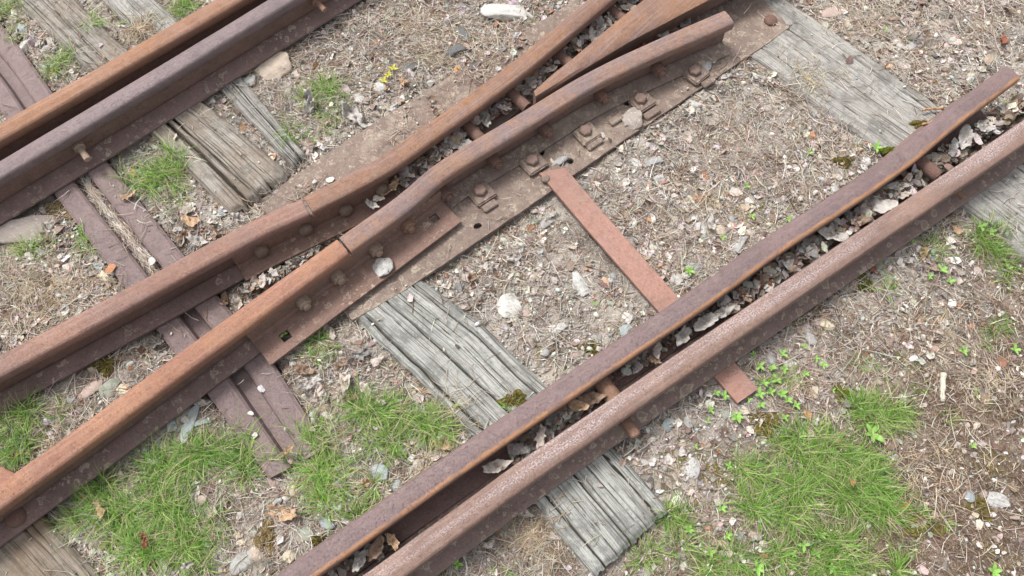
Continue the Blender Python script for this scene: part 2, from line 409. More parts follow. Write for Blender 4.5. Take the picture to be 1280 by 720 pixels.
L_farcheck = rail_line([(0, 199), (32, 180), (180, 92), (320, 7)], ext0=.7, ext1=.6)
L_leg1 = rail_line([(0, 442), (157, 359), (320, 272), (376, 247)], ext0=EXT)
L_wing1 = rail_line([(379, 245), (440, 214), (484, 189), (520, 163), (570, 128), (640, 76), (732, 0)], ext1=.35)
L_leg2 = rail_line([(0, 602), (87, 540), (200, 457), (320, 370), (420, 298)], ext0=EXT)
L_wing2 = rail_line([(423, 296), (495, 245), (537, 209), (572, 186), (640, 146), (727, 93), (790, 62), (905, 12)])
def footprint(line, a, b): return list(offset(line, a))+list(offset(line, b))[::-1]

def lerp_pts(a, b, t): return tuple(a[i]+(b[i]-a[i])*t for i in range(2))
SLEEPERS = [  # name, material, left edge px, right edge px, top z, label, splits
 ('wooden_sleeper', 'wood_grey', [(-45, -62), (17, 0), (107, 88), (185, 163), (290, 268)], [(35, -62), (95, 0), (157, 60), (268, 136), (364, 216)], .006,
  'split grey-brown wooden sleeper under the upper left rails, left of a close pair', 5, .55),
 ('wooden_sleeper', 'wood_grey', [(70, -62), (129, 0), (155, 28), (276, 112), (366, 208)], [(135, -62), (197, 0), (222, 22), (303, 94), (384, 194)], .004,
  'narrow grey wooden sleeper under the upper left rails, right of a close pair', 3, .4),
 ('wooden_sleeper', 'wood_grey', [(820, -20), (942, 72), (1010, 124), (1086, 173), (1205, 254), (1290, 322), (1420, 428)], [(890, -72), (988, 0), (1085, 65), (1178, 134), (1280, 202), (1365, 262), (1500, 360)], .001,
  'broad pale grey sleeper at upper right, from crossing plate to check rail', 2, .35),
 ('wooden_sleeper', 'wood_grey', [(338, 292), (432, 388), (514, 466), (595, 547), (670, 630), (745, 722)], [(434, 266), (536, 354), (606, 406), (680, 478), (767, 560), (838, 636)], .002,
  'cracked grey centre sleeper whose sawn end sticks out below the outer rail', 3, 1.0),
 ('wooden_sleeper', 'wood_brown', [(-210, 610), (-130, 700), (-60, 780), (40, 900)], [(-60, 530), (0, 590), (55, 648), (118, 716), (230, 840)], .0,
  'brown grained wooden sleeper in the bottom left corner under the orange rail', 3, .5),
]
sleeper_polys = []
for s in SLEEPERS:
    sleeper_polys.append([P(*q, s[4])[:2] for q in s[2]]+[P(*q, s[4])[:2] for q in s[3]][::-1])
plate_px = [(505, 363), (640, 272), (772, 180), (960, 53), (988, 33), (952, -4), (905, -60), (800, -62), (700, 12), (640, 47), (495, 136), (435, 174), (350, 232), (330, 262), (390, 330), (440, 400)]
plate_poly = [P(x, y, ZB)[:2] for x, y in plate_px]
steel_L = [(-70, 45), (-5, 130), (64, 238), (150, 352), (205, 425), (262, 497), (336, 598)]
steel_R = [(-40, -20), (25, 60), (65, 116), (130, 198), (232, 322), (290, 392), (333, 440), (408, 560)]
steel_polyw = [P(x, y, .0)[:2] for x, y in steel_L]+[P(x, y, .0)[:2] for x, y in steel_R][::-1]
tie_px = [(668, 222), (700, 208), (833, 360), (920, 451), (950, 484), (924, 503), (890, 470), (791, 362)]
tie_poly = [P(x, y, .02)[:2] for x, y in tie_px]
RAILS = [L_right, L_check, L_far, L_farcheck, L_leg1, L_wing1, L_leg2, L_wing2]

# ---------------------------------------------------------------- the ground
def px_side(line, x, y):
    """signed distance, positive on the lower-right side of a rail"""
    l = line[::4]; d = dist_poly(x, y, [tuple(p) for p in l])
    a, b = line[0], line[-1]
    s = (b[0]-a[0])*(y-a[1])-(b[1]-a[1])*(x-a[0])
    return np.where(s < 0, d, -d)
def gz(x, y):
    x = np.asarray(x, float); y = np.asarray(y, float)
    h = -.012+.030*(fbm(x*2.3+5, y*2.3, 1, 3)-.5)+.014*(fbm(x*11, y*11, 2, 3)-.5)+.007*(fbm(x*60, y*60, 3, 2)-.5)
    s = px_side(L_right, x, y)
    h = h-.020*ramp01(s, .03, .25)*ramp01(1.2-s, 0, .4)
    for L, w_ in ((L_right, .05), (L_check, .05), (L_far, .05), (L_farcheck, .05), (L_leg1, .05), (L_wing1, .05), (L_leg2, .05), (L_wing2, .05)):
        d = dist_poly(x, y, [tuple(p) for p in L[::5]]+[tuple(L[-1])])
        h = np.minimum(h, -.006+.5*np.maximum(d-w_, 0)+.004*(vnoise(x*40, y*40, 8)-.5))
    for poly, zc in [(p, -.022) for p in sleeper_polys]+[(plate_poly, -.016), (steel_polyw, -.032), (tie_poly, -.004)]:
        d = dist_poly(x, y, [tuple(p) for p in poly]+[tuple(poly[0])])
        inside = in_poly(x, y, poly)
        h = np.where(inside, np.minimum(h, zc), np.minimum(h, zc+.012+.35*d) if zc < -.01 else h)
    return h
X0, X1, Y0, Y1 = -2.5, 2.5, -.9, 2.7
nx, ny = 900, 650
gx, gy = np.meshgrid(np.linspace(X0, X1, nx), np.linspace(Y0, Y1, ny))
GZ = gz(gx.ravel(), gy.ravel()).reshape(ny, nx)
def gzi(x, y):      # bilinear look-up
    fx = np.clip((np.asarray(x)-X0)/(X1-X0)*(nx-1), 0, nx-1.001); fy = np.clip((np.asarray(y)-Y0)/(Y1-Y0)*(ny-1), 0, ny-1.001)
    ix, iy = fx.astype(int), fy.astype(int); a, b = fx-ix, fy-iy
    return (GZ[iy, ix]*(1-a)+GZ[iy, ix+1]*a)*(1-b)+(GZ[iy+1, ix]*(1-a)+GZ[iy+1, ix+1]*a)*b
V = np.stack([gx.ravel(), gy.ravel(), GZ.ravel()], 1)
ii = (np.arange(ny-1)[:, None]*nx+np.arange(nx-1)[None, :]).ravel()
Fq = np.stack([ii, ii+1, ii+nx+1, ii+nx], 1)
# outer skirt to the horizon, joined to the rim of the fine patch
rim = [j for j in range(nx)]+[i*nx+nx-1 for i in range(1, ny)]+[(ny-1)*nx+j for j in range(nx-2, -1, -1)]+[i*nx for i in range(ny-2, 0, -1)]
rimv = V[rim]; base = len(V); rings = []; c0 = np.array([0, .9, 0])
for s_ in (1.6, 3, 8, 30, 90):
    q = c0+(rimv-c0)*s_; q[:, 2] = -.012+(rimv[:, 2]+.012)*max(0, 1-s_/4)
    rings.append(q)
V = np.concatenate([V]+rings); R_ = len(rim); prev = np.array(rim); fs = [Fq]
for k in range(len(rings)):
    cur = base+k*R_+np.arange(R_)
    fs.append(np.stack([prev, cur, np.roll(cur, -1), np.roll(prev, -1)], 1)[:, ::1]); prev = cur
me = fast_mesh('ground', V, np.concatenate(fs), 4, smooth=True)
def side_mask(x, y):   # 1 = bare brown soil on the right-hand side of the outer rail
    return ramp01(px_side(L_right, x, y)+.16*(fbm(x*5, y*5, 40)-.5), .10, .40)
sm = side_mask(V[:, 0], V[:, 1])
at = me.attributes.new('soil', 'FLOAT', 'POINT'); at.data.foreach_set('value', sm.astype(np.float32))
m = N('ground_soil'); ob = m.coord('Object')
soil = m.new('ShaderNodeAttribute', attribute_name='soil').outputs['Fac']
a = m.mix(m.step(m.noise(ob, 12, 8, .72), .36, .62), (.135, .11, .09), (.50, .445, .39))
b = m.mix(m.step(m.noise(ob, 10, 8, .72), .38, .64), (.11, .072, .052), (.26, .185, .14))
c = m.mix(soil, a, b)
c = m.mix(m.math('MULTIPLY', m.step(m.noise(ob, 38, 5, .75), .54, .62), m.step(m.noise(ob, 8, 3), .45, .6)), c, (.10, .095, .082))
c = m.mix(m.step(m.noise(ob, 130, 5, .75), .5, .68, 0, .7), c, (.45, .40, .34))
c = m.mix(m.step(m.noise(ob, 75, 5, .7), .55, .68, 0, .7), c, (.08, .058, .042))
c = m.mix(m.math('MULTIPLY', m.step(m.noise(ob, 5.5, 5, .65), .56, .66), m.step(m.noise(ob, 60, 4), .42, .58)), c, (.165, .135, .035))
c = m.mix(m.math('MULTIPLY', m.step(m.noise(ob, 330, 3, .7), .55, .64), m.math('SUBTRACT', .9, m.math('MULTIPLY', soil, .4))), c, (.60, .56, .51))
m.bump(m.math('ADD', m.math('MULTIPLY', m.noise(ob, 90, 6, .75), .8), m.math('MULTIPLY', m.noise(ob, 420, 3, .7), .3)), .010, 1)
tag(link_mesh('ground', me, m.fin(c, .95, .1)), kind='structure')

# ---------------------------------------------------------------- wooden sleepers
def resample(pts, n):
    pts = np.array(pts); s = np.concatenate([[0], np.cumsum(np.linalg.norm(np.diff(pts, axis=0), axis=1))])
    t = np.linspace(0, s[-1], n); return np.stack([np.interp(t, s, pts[:, k]) for k in range(pts.shape[1])], 1), s[-1]
for si, (nm, mt, le, re_, zt, lab, nsplit, depthf) in enumerate(SLEEPERS):
    amp = [.0036, .0024, .0008, .0009, .0016][si]; fq = [95, 130, 220, 260, 110][si]
    A, la = resample([P(*q, zt)[:2] for q in le], 2); 
    n = 420; A, la = resample([P(*q, zt)[:2] for q in le], n); B, lb = resample([P(*q, zt)[:2] for q in re_], n)
    wd = np.linalg.norm(A-B, axis=1).mean(); k = 96
    S = np.linspace(0, la, n)[:, None]*np.ones((1, k)); T = np.ones((n, 1))*np.linspace(0, wd, k)[None, :]
    drift = .010*(fbm(S*3, S*0, 50+si, 3)-.5)+.02*(fbm(S*1.1, S*0+7, 51+si, 2)-.5)
    Tg = T+drift
    al = (.25+.75*ramp01(S/la, .45, .62)) if si < 2 else 1.0
    h = amp*al*(fbm(S*3, Tg*fq, 60+si, 4)-.5)*1.3+amp*.8*(fbm(S*9, Tg*320, 61+si, 2)-.5)+.0045*(fbm(S*5, Tg*22, 62+si, 4)-.5)
    deep = ramp01(fbm(S*3, Tg*fq, 60+si, 4), .36, .22)*.55*al
    rs = random.Random(si*5+3)
    splits = [(wd*(j+.5+rs.uniform(-.28, .28))/nsplit, rs.uniform(.0010, .0021)*(1.0 if depthf > .8 else 1.7 if si < 2 else 1.0), rs.uniform(.014, .024)) for j in range(nsplit)]
    splits += [(rs.uniform(.02, wd-.02), rs.uniform(.0005, .0010), rs.uniform(.002, .004)) for _ in range(nsplit*2)]
    for q, (c0_, ww, dp) in enumerate(splits):
        cc = c0_+.012*(fbm(S*2.2, S*0+q, 70+q, 3)-.5)+.003*(vnoise(S*25, S*0+q, 71)-.5)
        wv = ww*(.15+1.6*ramp01(fbm(S*2.0+q*3, S*0+.3*q, 75+si, 2), .36, .7))
        g = np.exp(-(np.abs(Tg-cc)/np.maximum(wv*.8, 1e-4))**2.4)
        g = g*(al if si < 2 and q < nsplit else 1); h -= dp*g*ramp01(wv, ww*.2, ww); deep = np.maximum(deep, g*.9*ramp01(wv, ww*.18, ww*.6))
    # worn, rounded and nibbled edges
    eg = np.minimum(T, wd-T); nib = .002+.007*fbm(S*22, (T > wd/2)*9., 80+si, 3)
    h -= .012*np.exp(-(eg/nib)**2)
    er = np.minimum(S, la-S); h -= .010*np.exp(-(er/.008)**2)
    XY = A[:, None, :]*(1-np.linspace(0, 1, k)[None, :, None])+B[:, None, :]*np.linspace(0, 1, k)[None, :, None]
    ax = (A[-1]-A[0])/np.linalg.norm(A[-1]-A[0])
    # uneven ends, plank by plank
    ends = np.array([.010 if depthf > .8 else .035]*k)*(fbm(np.arange(k)*.16, np.zeros(k), 90+si, 3)-.5)
    tt = np.linspace(0, 1, n)[:, None]
    XY = XY+ax[None, None, :]*(ends[None, :]*(tt**8))[:, :, None]
    sd = normals(A)*0+ (A-B)/np.linalg.norm(A-B, axis=1)[:, None]
    eL = .006*(fbm(np.linspace(0, la, n)*25, np.zeros(n), 91+si, 4)-.5); eR = .006*(fbm(np.linspace(0, la, n)*12, np.ones(n)*5, 93+si, 3)-.5)
    XY = XY+sd[:, None, :]*(eL[:, None]*(1-np.linspace(0, 1, k)[None, :])**6+eR[:, None]*(np.linspace(0, 1, k)[None, :])**6)[:, :, None]
    top = np.concatenate([XY.reshape(-1, 2), (zt+h).reshape(-1, 1)], 1)
    idx = np.arange(n*k).reshape(n, k)
    rimi = np.concatenate([idx[0, :], idx[1:, -1], idx[-1, -2::-1], idx[-2:0:-1, 0]])
    bot = top[rimi].copy(); bot[:, 2] = -.11
    Vv = np.concatenate([top, bot]); q0 = (idx[:-1, :-1]).ravel()
    f1 = np.stack([q0, q0+k, q0+k+1, q0+1], 1); bi = n*k+np.arange(len(rimi))
    f2 = np.stack([rimi, np.roll(rimi, -1), np.roll(bi, -1), bi], 1)
    org = np.array([*XY[n//2, k//2], -.11])
    me = fast_mesh('wooden_sleeper', Vv-org, np.concatenate([f1, f2]), 4, smooth=False)
    uvv = np.concatenate([np.stack([(S+si*3.7).ravel(), (Tg+si*1.3).ravel()], 1), np.stack([(S.ravel()[rimi]+si*3.7), Tg.ravel()[rimi]+.11], 1)])
    l = me.uv_layers.new(name='UVMap'); li = np.empty(len(me.loops), np.int32); me.loops.foreach_get('vertex_index', li)
    l.data.foreach_set('uv', uvv[li].astype(np.float32).ravel())
    at = me.attributes.new('deep', 'FLOAT', 'POINT'); at.data.foreach_set('value', np.concatenate([deep.ravel(), np.zeros(len(bot))]).astype(np.float32))
    fix_normals(me)
    mat = M[mt]
    if si == 0: mat = M['wood_split']
    if si == 3: mat = M['wood_dark']
    tag(link_mesh('wooden_sleeper', me, mat, None, org), lab, 'sleeper', 'wooden railway sleepers')

# ---------------------------------------------------------------- steel trough sleeper
A, la = resample([P(x, y, .004)[:2] for x, y in steel_L], 60); B, lb = resample([P(x, y, .004)[:2] for x, y in steel_R], 60)
prof = [(0, -.06), (0, .0), (.05, .004), (.33, .004), (.37, .0), (.40, -.020), (.60, -.020), (.63, .0), (.67, .004), (.95, .004), (1, .0), (1, -.06)]
org = np.array([*((A[30]+B[30])/2), -.06]); V_, F_, U_ = [], [], []
for i in range(60):
    for t, z in prof:
        p = A[i]*(1-t)+B[i]*t; V_.append((p[0], p[1], z-.002)); U_.append((i/59*la, t*.18))
mP = len(prof)
F_ = [(i*mP+j, (i+1)*mP+j, (i+1)*mP+j+1, i*mP+j+1) for i in range(59) for j in range(mP-1)]+[tuple(range(mP)), tuple(59*mP+j for j in range(mP))[::-1]]
F_ += [(i*mP, i*mP+mP-1, (i+1)*mP+mP-1, (i+1)*mP) for i in range(59)]
me = mesh_of('steel_sleeper', V_, F_, U_, False, org); fix_normals(me)
tag(link_mesh('steel_sleeper', me, M['steel'], None, org), 'purple-brown ribbed steel trough sleeper running under the rails on the left side', 'sleeper')

# ---------------------------------------------------------------- rails
def head_prof(hw=HW, z0=.066, z1=ZT-ZB):
    r = .008; p = []
    for a_ in (180, 150, 120, 90): p.append((-hw+r+r*math.cos(math.radians(a_)), z1-r+r*math.sin(math.radians(a_))-.0))
    p.append((0, z1+.0012))
    for a_ in (90, 60, 30, 0): p.append((hw-r+r*math.cos(math.radians(a_)), z1-r+r*math.sin(math.radians(a_))))
    p += [(hw, z0+.007), (hw-.002, z0+.004), (.006, z0-.004), (-.006, z0-.004), (-hw+.002, z0+.004), (-hw, z0+.007)]
    return [(a, z+ZB) for a, z in p[::1]]
WEB = [(-.0055, ZB+.009), (-.0065, ZB+.022), (-.005, ZB+.035), (-.0055, ZB+.068), (.0055, ZB+.068), (.005, ZB+.035), (.0065, ZB+.022), (.0055, ZB+.009)]
def foot_prof(hl=.041, hr=.041): return [(-hr, ZB), (-hr, ZB+.005), (-hr+.001, ZB+.006), (-.010, ZB+.0135), (.010, ZB+.0135), (hl-.001, ZB+.006), (hl, ZB+.005), (hl, ZB)]
def rail(name, line, label, head, web='web', foot='foot', cat='rail', group='rusty rails of the turnout', root=None, hl=.041, hr=.041, foot_ins=(0, 0), wob=.0012):
    o = root or tag(empty(name, (line[len(line)//2][0], line[len(line)//2][1], ZB)), label, cat, group)
    org = tuple(o.location)
    sweep('rail_head', line, head_prof(), M[head], o, org, wob=wob)
    sweep('web', line, WEB, M[web], o, org, wob=wob*.5, ins=foot_ins)
    sweep('foot', line, foot_prof(hl, hr), M[foot], o, org, wob=.0012, smooth=False, ins=foot_ins)
    return o
r_right = rail('stock_rail', L_right, 'outermost rusty rail at lower right with white-dusted head and lichen-spotted foot', 'head_dusty', foot='foot_heavy', hr=.046)
r_check = rail('check_rail', L_check, 'purple-brown check rail with orange edge and flared end, left of the outermost rail', 'head_check', foot='foot_plain', hr=.047, foot_ins=(0, 2))
r_far = rail('stock_rail', L_far, 'smooth orange rusty rail across the upper left corner', 'head_orange', foot='foot_plain')
r_farc = rail('check_rail', L_farcheck, 'purple check rail with polished side in front of the orange corner rail at upper left', 'head_purple', foot='foot', hr=.048)
r_leg1 = rail('closure_rail', L_leg1, 'brown rail from the left edge to the riveted joint before the crossing', 'head_front')
r_leg2 = rail('closure_rail', L_leg2, 'orange rusty rail from the bottom left corner to the open joint gap', 'head_red')

# crossing frog: one riveted thing
fo = P(650, 150, ZB)-np.array([0, 0, .012])
frog = tag(empty('crossing_frog', fo), 'rusty rail crossing frog on a lichen-covered base plate in the upper middle', 'rail crossing')
for line, hd in ((L_wing1, 'head_frog'), (L_wing2, 'head_wing')):
    w_o = sweep('wing_rail', line, head_prof(), M[hd], frog, fo, wob=.0014)
    sweep('web', line, WEB, M['web'], w_o, (0, 0, 0), ins=(0, 0)); w2 = w_o.children[0]
    for v in w2.data.vertices: v.co -= Vector(fo)
    f_ = sweep('foot', line, foot_prof(.041, .044), M['plate'], w_o, fo, smooth=False)
# the vee point
U3 = [P(x, y, ZT)[:2] for x, y in [(667, 111), (690, 91), (715, 72), (767, 28), (802, 0), (880, -62)]]
N3 = [P(x, y, ZT)[:2] for x, y in [(670, 120), (695, 106), (730, 84), (787, 50), (882, 0), (1010, -62)]]
a_, _ = resample(U3, 40); b_, _ = resample(N3, 40); V_, F_, U_ = [], [], []
zt3 = ZT-.004*np.exp(-np.arange(40)/4.)
for i in range(40):
    wdt = np.linalg.norm(a_[i]-b_[i])
    for t, z in [(0, .035), (0, zt3[i]-.006), (.14, zt3[i]-.001), (.5, zt3[i]+.001), (.86, zt3[i]-.001), (1, zt3[i]-.007), (.86, .035)]:
        p = a_[i]*(1-t)+b_[i]*t; V_.append((p[0], p[1], z+.001*(vnoise(i*.5, t*3, 4)-.5))); U_.append((i*.014, t*wdt+(.04 if z < .05 and t == 1 else 0)))
F_ = [(i*7+j, (i+1)*7+j, (i+1)*7+(j+1) % 7, i*7+(j+1) % 7) for i in range(39) for j in range(7)]+[tuple(range(7)), tuple(39*7+j for j in range(7))[::-1]]
me = mesh_of('point_rail', V_, F_, U_, True, fo); fix_normals(me); me.set_sharp_from_angle(angle=.7)
me.materials.append(M['head_frog']); me.materials.append(M['web'])
for p_ in me.polygons:
    if abs(p_.normal.z) < .5: p_.material_index = 1  # steep sides get the darker web rust, painting in their shade
link_mesh('point_rail', me, None, frog)
midl = (a_+b_)/2
sweep('point_web', midl[2:], [(-.012, ZB), (-.012, .04), (.012, .04), (.012, ZB)], M['web'], frog, fo, smooth=False)
bp = prism('base_plate', rough_line([P(x, y, ZB)[:2] for x, y in plate_px], .02, .0015), ZB-.012, ZB-.0015, M['plate'], frog, fo, bevel=0)
def cyl_cut(px, py, r, z, sy=1.0, rot=0, seg=20):
    p = P(px, py, z); bm = lathe_bm([(r, -.03), (r, .03)], seg)
    bm.transform(Matrix.Translation(Vector(p)) @ Matrix.Rotation(rot, 4, 'Z') @ Matrix.Diagonal((1, sy, 1, 1)))
    return bm_obj('cutter', bm, None, None)
boolean_cut(bp, [cyl_cut(597, 282, .010, ZB, .7, .4), cyl_cut(713, 201, .008, ZB), cyl_cut(677, 191, .010, ZB, .6, .9), cyl_cut(784, 127, .013, ZB, .8), cyl_cut(610+100, 170+18, .001, ZB)])

def hexbolt(px, py, z, parent, org, mat='bolt_dark', r=.0155, h=.012, name='bolt', spin=0):
    p = P(px, py, z+h); bm = lathe_bm([(r*1.0, 0), (r, h*.8), (r*.82, h)], 6)
    place(bm, (p[0]-org[0], p[1]-org[1], z-org[2]), (0, 0, 1), spin); return bm_obj(name, bm, M[mat], parent)
def clip(px, py, parent, org, ang, d=(0, 0)):
    p = P(px, py, ZB+.012)-np.array(org)
    bm = bmesh.new(); bmesh.ops.create_cube(bm, size=1)
    bm.transform(Matrix.Translation(Vector((p[0], p[1], ZB+.006-org[2]))) @ Matrix.Rotation(ang, 4, 'Z') @ Matrix.Diagonal((.054, .048, .013, 1)))
    return bm_obj('clip', bm, M['plate'], parent, bevel=.003)
tdir = L_wing2[-20]-L_wing2[8]; fang = math.atan2(tdir[1], tdir[0])
for k, (x, y) in enumerate([(600, 236), (665, 198), (732, 161), (801, 121), (869, 86)]):
    cl = clip(x+2, y+5, frog, fo, fang+(.12 if k == 4 else 0))
    b = hexbolt(x, y, ZB+.012, frog, fo, 'clip_bolt', spin=k*.7)
for x, y, sx in [(612, 256, .03), (690, 212, .034), (743, 178, .036), (815, 140, .036), (702, 140, .03), (886, 101, .03), (770, 148, .03)]:
    p = P(x, y, ZB+.008)-fo; bm = bmesh.new(); bmesh.ops.create_cube(bm, size=1)
    bm.transform(Matrix.Translation(Vector((p[0], p[1], ZB+.003-fo[2]))) @ Matrix.Rotation(fang, 4, 'Z') @ Matrix.Diagonal((sx*1.25, .018, .008, 1)))
    bm_obj('packing_block', bm, M['plate'], frog, bevel=.0015)
p = P(964, 24, ZB+.006)-fo
bm_obj('rivet', place(lathe_bm([(.0165, -.006), (.0165, .004), (.013, .008), (.006, .010)], 18), (p[0], p[1], ZB-fo[2])), M['bolt_dark'], frog, smooth=True)
def web_point(line, px, py, z, off):
    """the spot on the web's lower-right face that shows at this pixel column"""
    q = offset(line, off); best = min(range(len(q)), key=lambda i: (proj(q[i][0], q[i][1], z)[0]-px)**2+(proj(q[i][0], q[i][1], z)[1]-py)**2)
    n_ = normals(line)[best]; return q[best], -n_
def side_bolt(line, px, py, z, parent, org, mat, off=-.006, kind='nut', r=.0115, L=.02, name='bolt'):
    q, n_ = web_point(line, px, py, z, off)
    d = (n_[0], n_[1], .0)
    if kind == 'nut': bm = lathe_bm([(r, -.012), (r, .013), (r*.85, .0145)], 6)
    elif kind == 'dome': bm = lathe_bm([(r, -.010), (r, .006), (r*.92, .010), (r*.7, .014), (r*.35, .0165), (r*.05, .017)], 20)
    elif kind == 'stud': bm = lathe_bm([(r*.6, -.01), (r*.6, L*.9), (r*.5, L)], 14)
    place(bm, (q[0]-org[0], q[1]-org[1], z-org[2]), d, .3)
    o = bm_obj(name, bm, M[mat], parent, smooth=(kind != 'nut'))
    if kind == 'nut':
        b2 = place(lathe_bm([(r*.55, 0), (r*.55, L), (r*.45, L+.001)], 14), (q[0]-org[0], q[1]-org[1], z-org[2]), d)
        s = bm_obj('bolt_end', b2, M[mat], o)
    return o
for x, y in [(555, 238), (622, 199), (686, 162), (749, 125), (822, 83)]:
    side_bolt(L_wing2, x, y, .040, frog, fo, 'bolt_dark', off=-.018, r=.0155, L=.022)

# fishplates at the two joints
fpo = P(440, 340, .012)
allL2 = np.concatenate([L_leg2[-9:], L_wing2[:9]])
i0 = min(range(len(L_leg2)), key=lambda i: abs(proj(*L_leg2[i], .02)[0]-318)); i1 = min(range(len(L_wing2)), key=lambda i: abs(proj(*L_wing2[i], .02)[0]-558))
dA = L_leg2[-2]-L_leg2[-9]; dA = dA/np.linalg.norm(dA); lineA = smooth_line([*L_leg2[i0:-1:2], *[L_leg2[-2]+dA*t for t in (.06, .12, .18, .24, .282)]], .02)
fish = tag(empty('angle_fishplate', fpo), 'brown angle fishplate with two square holes bolted across the open rail joint', 'fishplate')
LA = [(-.007, .016), (-.007, .066), (-.015, .066), (-.017, .028), (-.022, .0235), (-.083, .0205), (-.083, .0135), (-.022, .016)]
pl = sweep('angle_plate', lineA, LA, M['fish'], fish, fpo, smooth=False)
def sq_cut(px, py, z, s):
    p = P(px, py, z); bm = bmesh.new(); bmesh.ops.create_cube(bm, size=1)
    bm.transform(Matrix.Translation(Vector((p[0], p[1], z))) @ Matrix.Rotation(fang+.05, 4, 'Z') @ Matrix.Diagonal((s, s, .09, 1)))
    return bm_obj('cutter', bm, None, None)
boolean_cut(pl, [sq_cut(543, 273, .021, .019), sq_cut(357, 420, .021, .021)])
for x, y, mt, k in [(507, 277, 'bolt', 'nut'), (467, 306, 'bolt_pale', 'nut'), (417, 346, 'bolt_pale', 'nut'), (374, 379, 'bolt_pale', 'nut')]:
    side_bolt(lineA, x, y, .042, fish, fpo, mt, off=-.019, r=.0155, L=.021)
i0 = min(range(len(L_leg1)), key=lambda i: abs(proj(*L_leg1[i], .02)[0]-292)); i1 = min(range(len(L_wing1)), key=lambda i: abs(proj(*L_wing1[i], .02)[0]-492))
lineB = smooth_line([*L_leg1[i0:-1:2], *L_wing1[1:i1:2]], .02); fpo2 = P(400, 275, .012)
fish2 = tag(empty('angle_fishplate', fpo2), 'purple-brown fishplate with four domed rivets at the closed rail joint', 'fishplate')
sweep('angle_plate', lineB, [(o*(1 if o > -.03 else .66), z) for o, z in LA], M['fish'], fish2, fpo2, smooth=False)
for x, y in [(471, 230), (423, 258), (375, 284), (326, 311)]:
    side_bolt(lineB, x, y, .040, fish2, fpo2, 'dome', off=-.016, kind='dome', r=.0165, name='rivet')

# bolts and spacer blocks of the check rails
def spacer(lineA_, lineB_, px, py, parent, mat='bolt_dark', r=.017, z=.052):
    org = np.array(parent.location); q, n_ = web_point(lineA_, px, py, z, -.02)
    bm = lathe_bm([(r*.9, -.012), (r, -.008), (r, .05), (r*.9, .056)], 18); place(bm, (q[0]-org[0], q[1]-org[1], z-org[2]), (n_[0], n_[1], 0))
    return bm_obj('spacer_block', bm, M[mat], parent, smooth=False)
spacer(L_check, L_right, 753, 486, r_check, 'bolt', .018, .045); spacer(L_check, L_right, 1163, 207, r_check, 'bolt_dark', .015, .045)

side_bolt(L_right, 788, 530, .035, r_right, np.array(r_right.location), 'bolt', kind='stud', L=.052, r=.02)
side_bolt(L_right, 1194, 237, .035, r_right, np.array(r_right.location), 'bolt', kind='nut', L=.03, r=.012)
side_bolt(L_farcheck, 95, 186, .050, r_farc, np.array(r_farc.location), 'bolt_pale', kind='nut', L=.052, r=.014)
side_bolt(L_farcheck, 396, 4, .050, r_farc, np.array(r_farc.location), 'bolt', kind='nut', L=.048, r=.013)
# spacers of the frog flangeways
for L1, x, y in ((L_wing1, 598, 178), (L_wing1, 655, 128), (L_wing1, 700, 75), (L_wing1, 765, 22)):
    q, n_ = web_point(L1, x, y, .05, -.004); bm = lathe_bm([(.014, -.0), (.014, .066)], 16); place(bm, (q[0]-fo[0], q[1]-fo[1], .045-fo[2]), (n_[0], n_[1], 0)); bm_obj('spacer_block', bm, M['bolt_dark'], frog)

# tie bar
to = P(800, 370, .008)
zb_ = .0105
def bar(name, pts, mat, parent):
    bm = bmesh.new(); 
    pass
tb = tag(empty('tie_bar', to), 'flat red-brown steel tie bar from the crossing plate under both right-hand rails', 'tie bar')
c1, c2, c3, c4 = [P(*q, .016)[:2] for q in ((674, 216), (706, 209), (950, 484), (924, 502))]
# bar climbs onto the plate at its left end
n = 30; V_, F_, U_ = [], [], []
for i in range(n+1):
    t = i/n; a1 = c1*(1-t)+c4*t; a2 = c2*(1-t)+c3*t; z = .010+.004*(1-t)-.004*ramp01(t, .12, .2)*0
    z = .0155 if t < .06 else .0155-.006*ramp01(t, .06, .22)
    z = max(z, .003) if t < .6 else z-.0052*ramp01(t, .6, .75)
    for q, zz in ((a1, z-.009), (a1, z-.0008), (a1*.96+a2*.04, z), (a1*.04+a2*.96, z), (a2, z-.0008), (a2, z-.009)):
        V_.append((q[0], q[1], zz)); U_.append((t*.6, 0.05*np.linalg.norm(q-a1)))
F_ = [(i*6+j, (i+1)*6+j, (i+1)*6+(j+1) % 6, i*6+(j+1) % 6) for i in range(n) for j in range(6)]+[tuple(range(6)), tuple(n*6+j for j in range(6))[::-1]]
me = mesh_of('flat_bar', V_, F_, U_, False, to); fix_normals(me); link_mesh('flat_bar', me, M['tie'], tb)
p = P(682, 222, .02)-to
bm_obj('rivet', place(lathe_bm([(.010, -.004), (.010, .002), (.006, .004)], 14), (p[0], p[1], .0155-to[2])), M['plate'], tb, smooth=True)
# round screw cap at the bottom left, on the sleeper
p = P(14, 645, .03); 
sp = tag(empty('rail_screw', (p[0], p[1], 0)), 'round brown screw head on the sleeper beside the orange rail foot, bottom left corner', 'rail screw')
bm_obj('screw_head', place(lathe_bm([(.020, .0), (.021, .012), (.018, .020), (.010, .024), (.002, .025)], 24), (0, 0, .005)), M['bolt_dark'], sp, smooth=True)
bm_obj('screw_washer', place(lathe_bm([(.026, .0), (.026, .004)], 24), (0, 0, .002)), M['plate'], sp)
# small rusty plate showing left of the orange rail
pp = [P(*q, .03)[:2] for q in ((-60, 600), (-60, 640), (-5, 640), (18, 592), (0, 583))]
org = np.array([*np.mean(pp, 0), .0]); tag(prism('steel_plate', pp, .004, .03, M['head_red'], None, org, bevel=.002), 'small orange rusty plate corner at the left edge beside the orange rail', 'steel plate')

